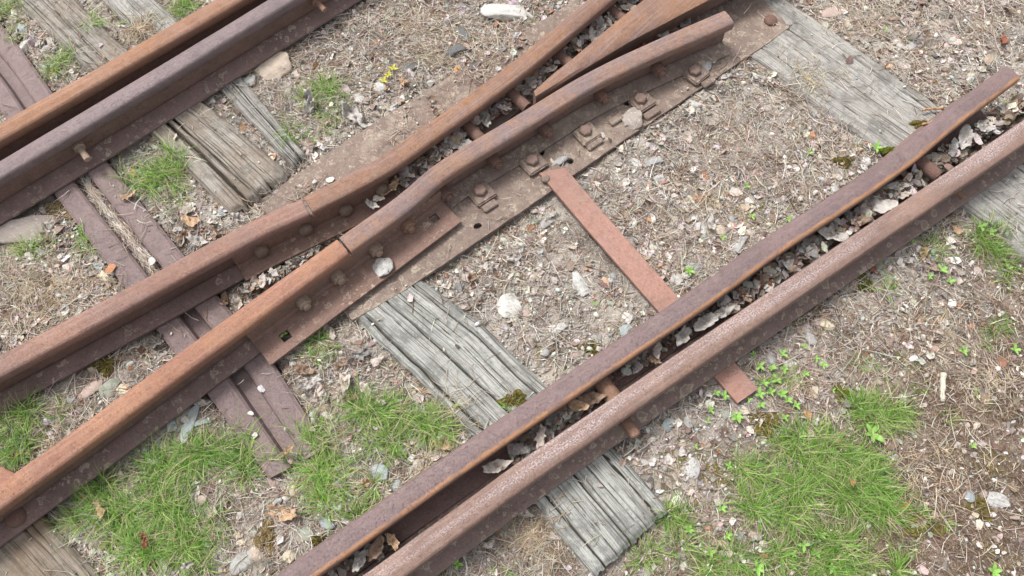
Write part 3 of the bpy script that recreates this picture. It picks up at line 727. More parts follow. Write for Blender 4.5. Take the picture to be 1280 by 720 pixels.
# ---------------------------------------------------------------- scattered litter (uncountable)
def dens_px(x, y):
    return proj(x, y, 0)
solid_polys = [footprint(L[::3], .043, -.047) for L in RAILS]
def solid_mask(x, y, grow=0):
    r = np.zeros(np.shape(x), bool)
    for q in solid_polys: r |= in_poly(x, y, q)
    return r
def surf_z(x, y):
    """height of what lies under the litter: sleepers, plates or ground"""
    z = gzi(x, y)
    for s, poly in zip(SLEEPERS, sleeper_polys): z = np.where(in_poly(x, y, poly), np.maximum(z, s[4]+.0005), z)
    z = np.where(in_poly(x, y, plate_poly), ZB+.001, z)
    z = np.where(in_poly(x, y, steel_polyw), .003, z)
    return z
def on_thing(x, y):
    r = np.zeros(np.shape(x), bool)
    for poly in sleeper_polys+[plate_poly, steel_polyw, tie_poly]: r |= in_poly(x, y, poly)
    return r
def pal(cols, wts, n, jit=.16):
    cols = np.array(cols); i = RNG.choice(len(cols), n, p=np.array(wts)/sum(wts))
    return np.clip(cols[i]*(1+jit*RNG.normal(size=(n, 1)))*(1+.05*RNG.normal(size=(n, 3))), .01, .9)
def sample(n, keep_on=.06, fn=None, box=(-2.2, 2.2, -.55, 2.3)):
    x = RNG.uniform(box[0], box[1], n); y = RNG.uniform(box[2], box[3], n)
    # stay round the framed patch of ground
    px, py = proj(x, y); k = (px > -420) & (px < 1700) & (py > -330) & (py < 1000)
    out_frame = (px < -40) | (px > 1320) | (py < -40) | (py > 760)
    k &= ~(out_frame & (RNG.random(n) < .45))
    x, y = x[k], y[k]
    k = ~solid_mask(x, y); x, y = x[k], y[k]
    up = in_poly(x, y, plate_poly) & (px_side(L_wing1, x, y) < 0)
    k = (~on_thing(x, y)) | (RNG.random(len(x)) < np.where(up, .45*ramp01(fbm(x*9, y*9, 300, 3), .44, .62), keep_on)); x, y = x[k], y[k]
    if fn is not None:
        k = RNG.random(len(x)) < fn(x, y); x, y = x[k], y[k]
    return x, y
def strands(x, y, z0, length, width, heading, rise, curl, cols, segs=3, sides=3, taper=.75):
    """curved thin blades; rise = angle above ground at the root, curl = bend downwards"""
    n = len(x); t = np.linspace(0, 1, segs+1)
    pts = np.zeros((n, segs+1, 3)); pts[:, 0, 0] = x; pts[:, 0, 1] = y; pts[:, 0, 2] = z0
    hd = heading.copy(); el = rise.copy(); step = length/segs
    side_curl = curl[1]; down = curl[0]
    for i in range(segs):
        pts[:, i+1, 0] = pts[:, i, 0]+np.cos(hd)*np.cos(el)*step; pts[:, i+1, 1] = pts[:, i, 1]+np.sin(hd)*np.cos(el)*step
        pts[:, i+1, 2] = pts[:, i, 2]+np.sin(el)*step
        hd = hd+side_curl/segs; el = el-down/segs
    d = np.stack([-np.sin(heading), np.cos(heading), np.zeros(n)], 1)
    V = np.zeros((n, segs+1, sides, 3))
    for i in range(segs+1):
        wv = (width*(1-taper*t[i]**1.5))[:, None]
        if sides == 2: V[:, i, 0] = pts[:, i]+d*wv/2; V[:, i, 1] = pts[:, i]-d*wv/2
        else:
            V[:, i, 0] = pts[:, i]+d*wv/2; V[:, i, 1] = pts[:, i]-d*wv/2; V[:, i, 2] = pts[:, i]+np.array([0, 0, 1])*wv*.8
    nv = (segs+1)*sides; f = []
    for i in range(segs):
        for j in range(sides if sides > 2 else 1): f.append((i*sides+j, (i+1)*sides+j, (i+1)*sides+(j+1) % sides, i*sides+(j+1) % sides))
    f = np.array(f); Fa = (f[None]+np.arange(n)[:, None, None]*nv).reshape(-1, 4)
    return V.reshape(-1, 3), Fa, np.repeat(cols, nv, axis=0)
def merge(parts):
    V, Fc, C, o = [], [], [], 0
    for v, f, c in parts: V.append(v); Fc.append(f+o); C.append(c); o += len(v)
    return np.concatenate(V), np.concatenate(Fc), np.concatenate(C)
STRAW = [(.58, .495, .41), (.54, .49, .45), (.74, .69, .61), (.33, .215, .15), (.20, .12, .085), (.43, .335, .26)]
def straw_density(x, y):
    s = side_mask(x, y); c = ramp01(fbm(x*7, y*7, 100, 4), .36, .62)
    return np.clip((.30+.70*c)*(1-.42*s), 0, 1)
parts = []
x, y = sample(360000, .03, straw_density); n = len(x); s = side_mask(x, y)
L_ = RNG.gamma(3.0, .0098, n).clip(.008, .075)
cols = np.where((RNG.random(n) < s*.62)[:, None], pal([(.24, .165, .115), (.33, .25, .18), (.16, .10, .07)], [1, 1, 1], n), pal(STRAW, [5, 4, 2.6, 2.2, 1.4, 3], n))
parts.append(strands(x, y, surf_z(x, y)+RNG.uniform(0, .006, n), L_, RNG.uniform(.0009, .0022, n), RNG.uniform(0, 6.283, n), RNG.normal(.06, .14, n).clip(-.1, .6), (RNG.normal(.1, .2, n), RNG.normal(0, .8, n)), cols))
# matted dry tufts
def tufts_px(lst):
    xs, ys, hs, ls, es = [], [], [], [], []
    for px, py, rpx, cnt in lst:
        c = P(px, py, 0); r = rpx/500.
        for _ in range(cnt):
            a = random.uniform(0, 6.283); q = r*abs(random.gauss(0, .8))
            xs.append(c[0]+q*math.cos(a)); ys.append(c[1]+q*math.sin(a)); hs.append(random.uniform(0, 6.283)); ls.append(random.uniform(.02, .06)); es.append(random.uniform(-.05, .4))
    return [np.array(v) for v in (xs, ys, hs, ls, es)]
x, y, h_, l_, e_ = tufts_px([(175, 38, 22, 260), (530, 590, 22, 300), (665, 668, 26, 320), (560, 520, 25, 160), (75, 365, 40, 380), (40, 395, 40, 300), (140, 395, 40, 260), (30, 350, 40, 250), (520, 30, 40, 200),
    (1180, 400, 50, 240), (1250, 470, 50, 220), (1090, 30, 60, 260), (900, 250, 60, 220), (1010, 100, 40, 150), (1190, 560, 40, 160), (1150, 600, 40, 160), (1000, 480, 26, 130), (1010, 610, 40, 160), (530, 70, 40, 200), (600, 60, 40, 160), (60, 560, 22, 160), (50, 450, 16, 60)])
n = len(x); k = ~solid_mask(x, y)
v = strands(x, y, surf_z(x, y)+.002, l_, np.full(n, .0014), h_, e_, (RNG.uniform(.3, 1.2, n), RNG.normal(0, .6, n)), pal([(.55, .45, .31), (.48, .42, .34), (.62, .54, .42), (.34, .24, .14)], [4, 3, 2, 1], n), segs=4)
parts.append(v)
# strands lying in the groove of the steel sleeper
g = (np.array([P(x, y, 0)[:2] for x, y in steel_L[2:4]])*.5+np.array([P(x, y, 0)[:2] for x, y in [(130, 198), (232, 322)]])*.5)
n = 900; t = RNG.uniform(.05, .98, n); pt = g[0][None]*(1-t[:, None])+g[1][None]*t[:, None]+RNG.normal(0, .004, (n, 2)); ga = math.atan2(*(g[1]-g[0])[::-1])
parts.append(strands(pt[:, 0], pt[:, 1], np.full(n, -.019)+RNG.uniform(0, .010, n), RNG.uniform(.02, .05, n), np.full(n, .0018), ga+RNG.normal(0, .35, n)+np.where(RNG.random(n) < .5, 0, math.pi), RNG.normal(.05, .1, n), (RNG.normal(0, .2, n), RNG.normal(0, .5, n)), pal(STRAW, [5, 4, 3, 1, 1, 3], n)))
V, Fc, C = merge(parts)
tag(link_mesh('dry_grass_litter', fast_mesh('dry_grass_litter', V, Fc, 4, C), M['litter']), kind='stuff')

# gravel
def stone_template(sub, seed, flat=.65):
    bm = bmesh.new(); bmesh.ops.create_icosphere(bm, subdivisions=sub, radius=1); r = random.Random(seed)
    planes = [(Vector((r.gauss(0, 1), r.gauss(0, 1), r.gauss(0, 1))).normalized(), r.uniform(.5, .8)) for _ in range(11)]
    for v in bm.verts:
        for nn, d in planes:
            k = v.co.dot(nn)
            if k > d: v.co -= nn*(k-d)*.9
    bmesh.ops.scale(bm, vec=(1, r.uniform(.65, .95), flat), verts=bm.verts)
    V = np.array([v.co[:] for v in bm.verts]); Fc = np.array([[v.index for v in f.verts] for f in bm.faces]); bm.free()
    return V, Fc
def scatter(tmpls, x, y, z, sc_, cols, tilt=.5):
    parts = []; which = RNG.integers(0, len(tmpls), len(x))
    for k, (V, Fc) in enumerate(tmpls):
        i = np.where(which == k)[0]; n = len(i)
        a, b, c = RNG.uniform(0, 6.283, n), RNG.normal(0, tilt, n), RNG.normal(0, tilt, n)
        def rot(ax, t):
            o = np.zeros((n, 3, 3)); p, q = [(1, 2), (0, 2), (0, 1)][ax]; o[:, ax, ax] = 1
            o[:, p, p] = np.cos(t); o[:, q, q] = np.cos(t); o[:, p, q] = -np.sin(t); o[:, q, p] = np.sin(t); return o
        R = rot(2, a) @ rot(0, b) @ rot(1, c)
        W = np.einsum('nij,vj->nvi', R, V)*sc_[i][:, None, None]+np.stack([x[i], y[i], z[i]], 1)[:, None, :]
        parts.append((W.reshape(-1, 3), (Fc[None]+(np.arange(n)*len(V))[:, None, None]).reshape(-1, Fc.shape[1]), np.repeat(cols[i], len(V), axis=0)))
    return merge(parts)
def grav_density(x, y):
    c = ramp01(fbm(x*7+9, y*7, 120, 4), .36, .60); s = side_mask(x, y); return np.clip((.12+.88*c)*(1-.80*s), 0, 1)
x, y = sample(230000, .012, grav_density); n = len(x)
sz = RNG.gamma(2.0, .00125, n).clip(.0010, .012)
cols = pal([(.50, .47, .43), (.64, .62, .58), (.34, .33, .31), (.42, .35, .29), (.50, .38, .31), (.40, .42, .41), (.13, .12, .11)], [4.5, 4, 2.6, 2, 1.2, 2, 3.4], n, .14)
T1 = [stone_template(1, k) for k in range(10)]
V, Fc, C = scatter(T1, x, y, surf_z(x, y)+sz*.25, sz, cols)
tag(link_mesh('gravel', fast_mesh('gravel', V, Fc, 3, C), M['gravel']), kind='stuff')
# bark crumbs and leaf scraps
def flake_template(seed):
    r = random.Random(seed); n = 7; V = [(0, 0, .12*r.uniform(-1, 1))]
    for ring, rr in ((0, .55), (1, 1.0)):
        for k in range(n):
            a = 2*math.pi*k/n; q = rr*r.uniform(.65, 1.1); V.append((q*math.cos(a), q*math.sin(a)*.7, r.uniform(-.25, .25)*rr))
    Fc = []
    for k in range(n):
        k2 = (k+1) % n; Fc += [(0, 1+k, 1+k2), (1+k, 1+n+k, 1+n+k2), (1+k, 1+n+k2, 1+k2)]
    return np.array(V), np.array(Fc)
FT = [flake_template(k) for k in range(10)]
x, y = sample(70000, .02, lambda x, y: np.clip(ramp01(fbm(x*7, y*7+4, 140, 3), .3, .65)*(1-.4*side_mask(x, y))+.1, 0, 1)); n = len(x)
sz = RNG.gamma(2.2, .0027, n).clip(.002, .017)
cols = pal([(.48, .42, .37), (.33, .25, .20), (.60, .565, .52), (.20, .14, .11), (.40, .21, .12), (.27, .255, .24)], [4.5, 3, 4.5, 2, .5, 1.6], n)
fl = [scatter(FT, x, y, surf_z(x, y)+.002+RNG.uniform(0, .004, n), sz, cols, .45)]
# deeper litter caught between the paired rails and in the flangeways
def between(px_list, width, n, zlo, zhi, smin=.003, smax=.014):
    pts = np.array([P(a, b, .02)[:2] for a, b in px_list]); q, L = resample(pts, 400); i = RNG.integers(0, 400, n)
    p = q[i]+RNG.uniform(-width, width, (n, 2)); return p[:, 0], p[:, 1], RNG.uniform(zlo, zhi, n), RNG.uniform(smin, smax, n)
for args in [([(420, 715), (470, 690), (492, 676)], .012, 60, .016, .03), ([(650, 560), (700, 520), (740, 495)], .014, 170, .015, .03), ([(740, 480), (830, 430), (905, 385)], .015, 240, .012, .034, .004, .015), ([(640, 570), (700, 525), (745, 492)], .014, 160, .014, .036, .006, .016),
             ([(905, 385), (1000, 320), (1070, 275), (1150, 220), (1230, 165), (1290, 120)], .018, 950, .014, .046, .005, .018),
             ([(300, 360), (340, 345), (400, 300), (450, 268), (500, 228)], .010, 700, .004, .016), ([(500, 225), (545, 200), (600, 150), (650, 115)], .020, 800, .014, .05, .005, .018),
             ([(640, 130), (700, 75), (760, 30), (800, -10)], .016, 620, .014, .048, .005, .017), ([(700, 105), (760, 80), (850, 30)], .012, 360, .012, .042, .004, .015),
             ([(0, 195), (60, 160), (120, 125)], .008, 60, .01, .02)]:
    a, b, z, s_ = between(*args); k = len(a)
    fl.append(scatter(FT, a, b, z, s_, pal([(.44, .40, .36), (.30, .225, .18), (.58, .55, .51), (.20, .145, .12), (.38, .26, .18)], [4, 3, 4, 2, .8], k), .5))
V, Fc, C = merge(fl)
tag(link_mesh('leaf_scraps', fast_mesh('leaf_scraps', V, Fc, 3, C), M['flake']), kind='stuff')

# ---------------------------------------------------------------- green grass
GR = [(190, 215, 42, 40, 46, 1.1), (175, 190, 22, 20, 12, 1), (205, 260, 24, 25, 14, .8), (385, 128, 48, 34, 40, .9), (372, 160, 22, 16, 10, .8), (85, 82, 20, 18, 18, .8), (42, 42, 12, 12, 7, .7), (12, 14, 20, 22, 14, 1),
 (75, 95, 26, 18, 10, .8), (10, 50, 14, 20, 7, .8), (240, 6, 26, 8, 14, .9), (120, 14, 16, 18, 12, .8), (152, 22, 10, 8, 4, .6), (55, 312, 34, 14, 20, .7), (90, 300, 22, 12, 12, .7), (25, 530, 34, 30, 40, 1), (48, 510, 30, 20, 16, .8), (12, 565, 16, 16, 10, .8),
 (110, 632, 50, 26, 34, 1), (180, 610, 60, 36, 66, 1.1), (225, 590, 50, 36, 60, 1.1), (280, 575, 40, 36, 52, 1.1), (300, 560, 30, 26, 26, 1), (200, 660, 70, 34, 58, 1), (165, 690, 40, 20, 26, 1), (255, 690, 44, 20, 22, .9), (245, 640, 40, 25, 22, .9),
 (395, 540, 24, 24, 22, 1), (430, 520, 46, 26, 44, 1.1), (490, 530, 48, 24, 42, 1), (550, 525, 34, 20, 26, .9), (405, 580, 30, 26, 26, 1), (395, 625, 36, 24, 34, 1), (450, 625, 34, 22, 26, 1), (420, 650, 30, 14, 14, .9), (345, 575, 14, 14, 6, .7), (480, 560, 30, 14, 12, .7),
 (395, 435, 20, 14, 12, .6), (375, 450, 20, 10, 8, .6), (1210, 300, 40, 26, 44, 1), (1255, 320, 18, 26, 14, .9), (1180, 300, 24, 14, 14, .8), (1120, 345, 20, 20, 16, .8), (1250, 350, 10, 20, 6, .8),
 (1105, 515, 36, 18, 34, 1), (1075, 500, 16, 12, 8, .8), (955, 575, 36, 26, 26, 1), (1010, 560, 44, 26, 30, 1), (1060, 590, 50, 30, 44, 1.1), (975, 620, 44, 26, 50, 1.2), (1085, 625, 40, 30, 44, 1.1), (1040, 660, 50, 26, 40, 1.1), (1090, 680, 40, 26, 34, 1), (1010, 700, 60, 20, 34, 1), (1090, 708, 40, 14, 22, 1),
 (865, 640, 30, 24, 22, .9), (850, 700, 48, 18, 40, 1), (905, 700, 30, 20, 16, .9), (870, 670, 30, 14, 10, .8), (995, 322, 14, 10, 16, .6), (985, 318, 10, 6, 6, .5), (1275, 136, 10, 8, 8, .6), (1262, 408, 10, 16, 6, .7), (600, 712, 30, 8, 12, .7), (700, 712, 16, 8, 8, .8), (975, 470, 20, 20, 6, .5),
 (640, 505, 10, 6, 2, .4), (1125, 445, 60, 40, 4, .6), (1210, 470, 60, 60, 5, .5), (1190, 660, 60, 40, 5, .5),
 # outside the frame
 (-60, 300, 70, 60, 30, 1), (-80, 560, 70, 60, 50, 1), (150, 790, 120, 60, 90, 1), (500, 800, 120, 60, 50, 1), (980, 790, 140, 60, 120, 1), (1350, 320, 60, 60, 50, 1), (1380, 560, 70, 70, 40, 1), (150, -60, 120, 40, 60, 1), (700, -90, 160, 40, 30, 1)]
xs, ys, hs, ls, es, tn, zz = [], [], [], [], [], [], []
rg = random.Random(21)
for px, py, rx, ry, nt_, ls_ in GR:
    if px < 500 and py > 540 and nt_ > 12: nt_ = int(nt_*.66)
    for _ in range(nt_):
        a = rg.uniform(0, 6.283); q = math.sqrt(rg.random()); tx, ty = px+rx*q*math.cos(a), py+ry*q*math.sin(a)
        c = P(tx, ty, 0); tone = rg.random(); cnt = rg.randint(10, 42)
        if float(fbm(np.array(c[0]*13), np.array(c[1]*13), 200, 3)) < (.385 if px > 850 else .45)+.09*rg.random(): continue
        lean = rg.uniform(0, 6.283); spread = rg.uniform(.006, .016)
        for _ in range(cnt):
            a2 = rg.uniform(0, 6.283); q2 = spread*math.sqrt(rg.random())
            xs.append(c[0]+q2*math.cos(a2)); ys.append(c[1]+q2*math.sin(a2)); hs.append(math.atan2(math.sin(a2)+.7*math.sin(lean), math.cos(a2)+.7*math.cos(lean))+rg.gauss(0, .5))
            ls.append(ls_*rg.uniform(.022, .070)); es.append(rg.uniform(.15, 1.25)); tn.append(tone)
x, y, h_, l_, e_, tn = [np.array(v) for v in (xs, ys, hs, ls, es, tn)]
k = ~solid_mask(x, y) | (in_poly(x, y, footprint(L_right[::3], .1, 0)) & (RNG.random(len(x)) < .5)); k &= ~(in_poly(x, y, steel_polyw) & (RNG.random(len(x)) < .75))
x, y, h_, l_, e_, tn = x[k], y[k], h_[k], l_[k], e_[k], tn[k]; n = len(x)
gA, gB, gC, gD = np.array((.11, .235, .04)), np.array((.21, .39, .065)), np.array((.35, .46, .14)), np.array((.50, .42, .27))
u = RNG.random((n, 1)); tt = tn[:, None]; cols = gA*(1-tt)+gB*tt; cols = np.where(u < .22, gC, cols); cols = np.where(u > .84, gD, cols); cols = np.clip(cols*(1+.2*RNG.normal(size=(n, 1))), .01, .8)
V, Fc, C = strands(x, y, surf_z(x, y), l_, RNG.uniform(.0010, .0018, n), h_, e_, (RNG.uniform(.5, 1.7, n), RNG.normal(0, .35, n)), cols, segs=5, sides=2, taper=.85)
tag(link_mesh('green_grass', fast_mesh('green_grass', V, Fc, 4, C), M['grass']), kind='stuff')

# ---------------------------------------------------------------- countable small things
ANCH = [(735, 300, 'beside the red-brown tie bar'), (920, 480, 'by the stub end of the tie bar'), (640, 400, 'right of the centre sleeper'), (880, 300, 'left of the check rail'), (860, 200, 'below the crossing plate'),
 (1060, 220, 'near the upper right sleeper end'), (1120, 50, 'in the upper right corner'), (1220, 70, 'behind the flared end of the check rail'), (1230, 440, 'on the brown soil at the right edge'), (1230, 640, 'in the lower right corner'),
 (1030, 420, 'on the soil right of the outer rail'), (1080, 620, 'in the grass patch at lower right'), (850, 570, 'beside the sawn sleeper end'), (230, 520, 'between orange rail and steel sleeper'), (340, 640, 'below the steel sleeper'), (470, 590, 'above the lower check rail'),
 (430, 640, 'in the grass above the lower check rail'), (240, 650, 'in the lower left grass'), (420, 460, 'between steel and centre sleepers'), (130, 470, 'between the two left rails'), (90, 320, 'left of the steel sleeper'), (250, 290, 'below the split sleeper'), (60, 50, 'in the upper left corner'),
 (330, 90, 'below the purple check rail foot'), (470, 110, 'in the upper middle'), (630, 20, 'at the top edge above the crossing'), (550, 330, 'on the edge of the crossing plate'), (800, 150, 'on the crossing plate'), (290, 375, 'between rails beside the steel sleeper'),
 (560, 555, 'by the lower end of the centre sleeper'), (1140, 330, 'in the grass right of the outer rail')]
def near(px, py): return min(ANCH, key=lambda a: (a[0]-px)**2+(a[1]-py)**2)[2]
ORD = ['', 'leftmost', 'second from left', 'third from left', 'fourth from left', 'fifth from left', 'sixth from left', 'seventh from left', 'eighth from left', 'ninth from left', 'tenth from left', 'eleventh from left', 'twelfth from left', 'thirteenth from left', 'fourteenth from left', 'fifteenth from left', 'sixteenth from left', 'seventeenth from left', 'eighteenth from left']
NUM = ['', 'one', 'two', 'three', 'four', 'five', 'six', 'seven', 'eight', 'nine', 'ten']
def label_all(items, cat, group):
    """items: (object, px, base label); same base labels are told apart by their order"""
    by = {}
    for it in items: by.setdefault(it[2], []).append(it)
    for base_, g in by.items():
        g.sort(key=lambda t: t[1])
        for i, (o, px, b) in enumerate(g):
            tag(o, b if len(g) == 1 else (b+', '+('left one of two' if i == 0 else 'right one of two') if len(g) == 2 else b+', '+(ORD[i+1] if i < len(g)-1 else 'rightmost')), cat, group)
STN = [(640, 11, 27, 'white', 1.8), (345, 80, 24, 'beige', 1.35), (638, 380, 17, 'white', 1), (728, 352, 19, 'speckled', 1.3), (1034, 403, 10, 'cream', 1.2), (1014, 420, 10, 'grey', 1), (479, 339, 15, 'speckled', 1), (642, 121, 11, 'speckled', 1),
 (214, 532, 11, 'blue grey', 1.1), (237, 527, 17, 'blue grey', 2.2), (253, 527, 9, 'blue grey', 1.4), (152, 489, 11, 'cream', 1.2), (138, 487, 16, 'green grey', 1.2), (195, 577, 12, 'white', 1.2), (500, 561, 7, 'grey', 1.2), (526, 554, 7, 'grey', 1), (471, 591, 14, 'blue grey', 1.2),
 (496, 606, 8, 'blue grey', 1.3), (422, 601, 11, 'speckled', 1), (406, 653, 10, 'blue grey', 1.3), (420, 584, 8, 'grey', 1.1), (358, 695, 9, 'cream', 1.1), (339, 601, 10, 'pinkish', 1), (366, 613, 9, 'beige', 1), (327, 655, 8, 'white', 1), (334, 690, 6, 'white', 1.2), (537, 567, 7, 'grey', 1), (382, 667, 10, 'green grey', 1.1),
 (155, 685, 10, 'green grey', 1), (257, 645, 10, 'pinkish', 1), (299, 678, 7, 'cream', 1), (295, 668, 7, 'beige', 1.2), (266, 660, 8, 'pinkish', 1), (249, 626, 11, 'pinkish', 1), (303, 701, 17, 'grey', 1.2), (230, 707, 9, 'green grey', 1), (179, 562, 5, 'blue grey', 1), (317, 690, 10, 'beige', 1.3), (345, 628, 8, 'grey', 1),
 (788, 396, 7, 'white', 1.1), (702, 407, 9, 'speckled', 1), (681, 437, 7, 'grey', 1), (784, 412, 10, 'blue grey', 1.3), (836, 529, 11, 'blue grey', 1), (861, 525, 8, 'grey', 1.2), (912, 516, 10, 'green grey', 1.3), (657, 390, 8, 'pinkish', 1.1), (866, 582, 14, 'speckled', 1.2), (857, 606, 5, 'white', 1.3),
 (807, 575, 6, 'white', 1.2), (836, 570, 5, 'white', 1), (815, 599, 6, 'dark', 1), (855, 552, 5, 'cream', 1), (967, 445, 11, 'grey', 1.1), (991, 453, 8, 'white', 1.2), (1004, 442, 6, 'dark', 1), (1254, 624, 14, 'speckled', 1.6), (1220, 617, 8, 'blue grey', 1.2), (1228, 641, 6, 'cream', 1.2), (1125, 601, 5, 'white', 1.5), (1152, 656, 5, 'white', 1),
 (846, 347, 10, 'white', 1), (766, 342, 6, 'blue grey', 1), (759, 347, 7, 'tan', 1), (686, 274, 10, 'grey', 1.4), (927, 301, 14, 'grey', 1.3), (877, 282, 10, 'white', 1.2), (900, 285, 11, 'beige', 1), (824, 221, 9, 'speckled', 1.1), (796, 201, 8, 'white', 1), (815, 200, 13, 'grey', 1.8), (919, 235, 7, 'white', 1), (867, 331, 10, 'grey', 1.2),
 (745, 255, 6, 'white', 1.6), (917, 268, 6, 'blue grey', 1.3), (1124, 51, 8, 'white', 1.6), (1140, 54, 7, 'grey', 1), (1194, 47, 5, 'white', 1), (1216, 96, 7, 'speckled', 1), (1047, 13, 15, 'pinkish', 1.7), (1115, 80, 6, 'tan', 1), (1085, 199, 7, 'white', 1), (1065, 199, 7, 'white', 1.2), (1045, 234, 8, 'speckled', 1), (1102, 340, 9, 'grey', 1),
 (27, 53, 14, 'white', 1.1), (313, 98, 9, 'white', 1), (24, 33, 7, 'blue grey', 1), (56, 61, 8, 'grey', 1), (119, 329, 7, 'blue grey', 1), (126, 342, 9, 'cream', 1), (72, 319, 6, 'blue grey', 1), (106, 320, 5, 'pinkish', 1), (161, 455, 6, 'white', 1), (110, 487, 17, 'pinkish', 1.2), (88, 500, 6, 'blue grey', 1), (26, 498, 10, 'brown', 1),
 (474, 108, 9, 'white', 1.1), (501, 90, 6, 'white', 1), (516, 85, 16, 'dark', 1.4), (573, 60, 13, 'dark', 1.1), (577, 39, 12, 'dark', 1.5), (446, 120, 9, 'white', 1.2), (538, 100, 7, 'white', 1.2), (700, 204, 9, 'grey', 1.6), (690, 203, 4, 'cream', 1.4), (791, 150, 16, 'crust', 1), (882, 84, 8, 'speckled', 1.4), (276, 262, 8, 'blue grey', 1),
 (45, 283, 34, 'crust', 1.8), (1141, 217, 13, 'white', 1), (985, 30, 5, 'grey', 1), (760, 300, 5, 'white', 1), (605, 330, 5, 'white', 1.2), (675, 330, 6, 'white', 1), (600, 365, 7, 'grey', 1), (745, 420, 8, 'grey', 1), (720, 440, 6, 'pinkish', 1), (765, 375, 7, 'green grey', 1), (1020, 140, 5, 'blue grey', 1.2), (870, 130, 9, 'white', 1.8)]
STM = {}
STONES['crust'] = stone_mat('stone_crust', (.36, .31, .275), (.27, .225, .20), (.58, .56, .52), .7)
def stone_mesh(kind, v):
    if (kind, v) not in STM:
        V, Fc = stone_template(4, v*7+3, .55)
        Vn = V+0; r = 1+.10*(fbm(V[:, 0]*2.5+v, V[:, 1]*2.5+V[:, 2]*2, v, 3)-.5)[:, None]; Vn = V*r+.07*(fbm(V[:, 0]*5+v, V[:, 1]*5+V[:, 2]*4, v+9, 4)-.5)[:, None]
        
        if kind in ('crust', 'green grey', 'speckled'): Vn = Vn+.16*(fbm(V[:, 0]*7+v, V[:, 1]*7+V[:, 2]*5, v+29, 4)-.5)[:, None]
        me = fast_mesh('stone', Vn*.02, Fc, 3, smooth=True); me.materials.append(STONES[kind]); STM[(kind, v)] = me
    return STM[(kind, v)]
items = []
for i, (px, py, r, kind, el) in enumerate(STN):
    c = P(px, py, .0); z = float(surf_z(c[0], c[1])); depth = c[1]*CD+CH*SD; rad = r*depth/F
    o = bpy.data.objects.new('stone', stone_mesh(kind, i % 5)); sc.collection.objects.link(o)
    a = {(345): .55, 237: 1.45, 640: .12, 45: .3}.get(px, random.uniform(0, 3.14)); s = rad/.02/math.sqrt(el)
    if px == 1141: z = .03
    if px == 642: z = .022
    if px == 479: z = .022
    o.scale = (s*el*1.12, s*1.12, s*((.8 if r < 15 else .55) if r < 25 else .6 if kind != 'crust' else .4)); o.rotation_euler = (random.gauss(0, .15), random.gauss(0, .15), a); o.location = (c[0], c[1], z+(rad*.12 if px in (479, 642, 1141, 791, 882, 700) else rad*.05))
    size = 'tiny' if r < 6.5 else 'small' if r < 10 else 'fist-sized' if r > 20 else 'medium'
    size = 'large' if size == 'fist-sized' else size
    if px == 479: lab = 'rough speckled white stone standing on the edge of the fishplate, left of the plate end'
    elif px == 642: lab = 'rounded pale stone lying in the flangeway below the crossing nose'
    elif px == 1141: lab = 'crumbly white stone wedged between the check rail and the outer rail'
    elif px == 237: lab = 'long smooth blue grey pebble standing below the orange rail by the steel sleeper'
    else: lab = f"{size} {'long ' if el >= 1.5 else ''}{'lichen-crusted' if kind == 'crust' else kind} stone {near(px, py)}"
    items.append((o, px, lab))
label_all(items, 'stone', 'loose stones on the ballast')

# leaves
def leaf_mesh(seed, kind, lobes=0, curl=1.):
    r = random.Random(seed); nr, na = 7, 28; V = []; ph = r.uniform(0, 6)
    def rad(a):
        q = 1-.25*abs(math.sin(a))**1.2; q *= .72+.56*float(fbm(np.array(math.cos(a)*1.9+seed), np.array(math.sin(a)*1.9+seed*.7), seed+3, 3))
        if lobes: q *= 1-.33*abs(math.sin(a*lobes/2.+ph))**.7
        return q*(1+.08*math.sin(a*9+ph)+r.uniform(-.09, .07))
    ra = [rad(2*math.pi*k/na) for k in range(na)]
    for i in range(nr+1):
        for k in range(na):
            a = 2*math.pi*k/na; q = ra[k]*i/nr if i else 0.0001
            x_, y_ = q*math.cos(a), q*math.sin(a)*.78
            z_ = curl*(.38*x_*x_*r.choice([1])+.45*abs(y_)-.2)+.62*curl*(float(fbm(np.array(x_*2.3+seed), np.array(y_*2.3), seed, 3))-.5)*2+.16*abs(math.sin(x_*6+y_*4+seed))
            V.append((x_, y_*(1-.22*curl), z_))
    Fc = [(i*na+k, (i+1)*na+k, (i+1)*na+(k+1) % na, i*na+(k+1) % na) for i in range(nr) for k in range(na)]
    n0 = len(V); V2 = V+[(a, b, c-.03) for a, b, c in V]
    Fc = Fc+[tuple(n0+j for j in q[::-1]) for q in Fc]+[(nr*na+k, n0+nr*na+k, n0+nr*na+(k+1) % na, nr*na+(k+1) % na) for k in range(na)]
    me = mesh_of('leaf', np.array(V2)*.02, Fc, smooth=True); fix_normals(me); me.materials.append(LEAVES[kind]); return me
LFM = {}
IN = 'check rails'
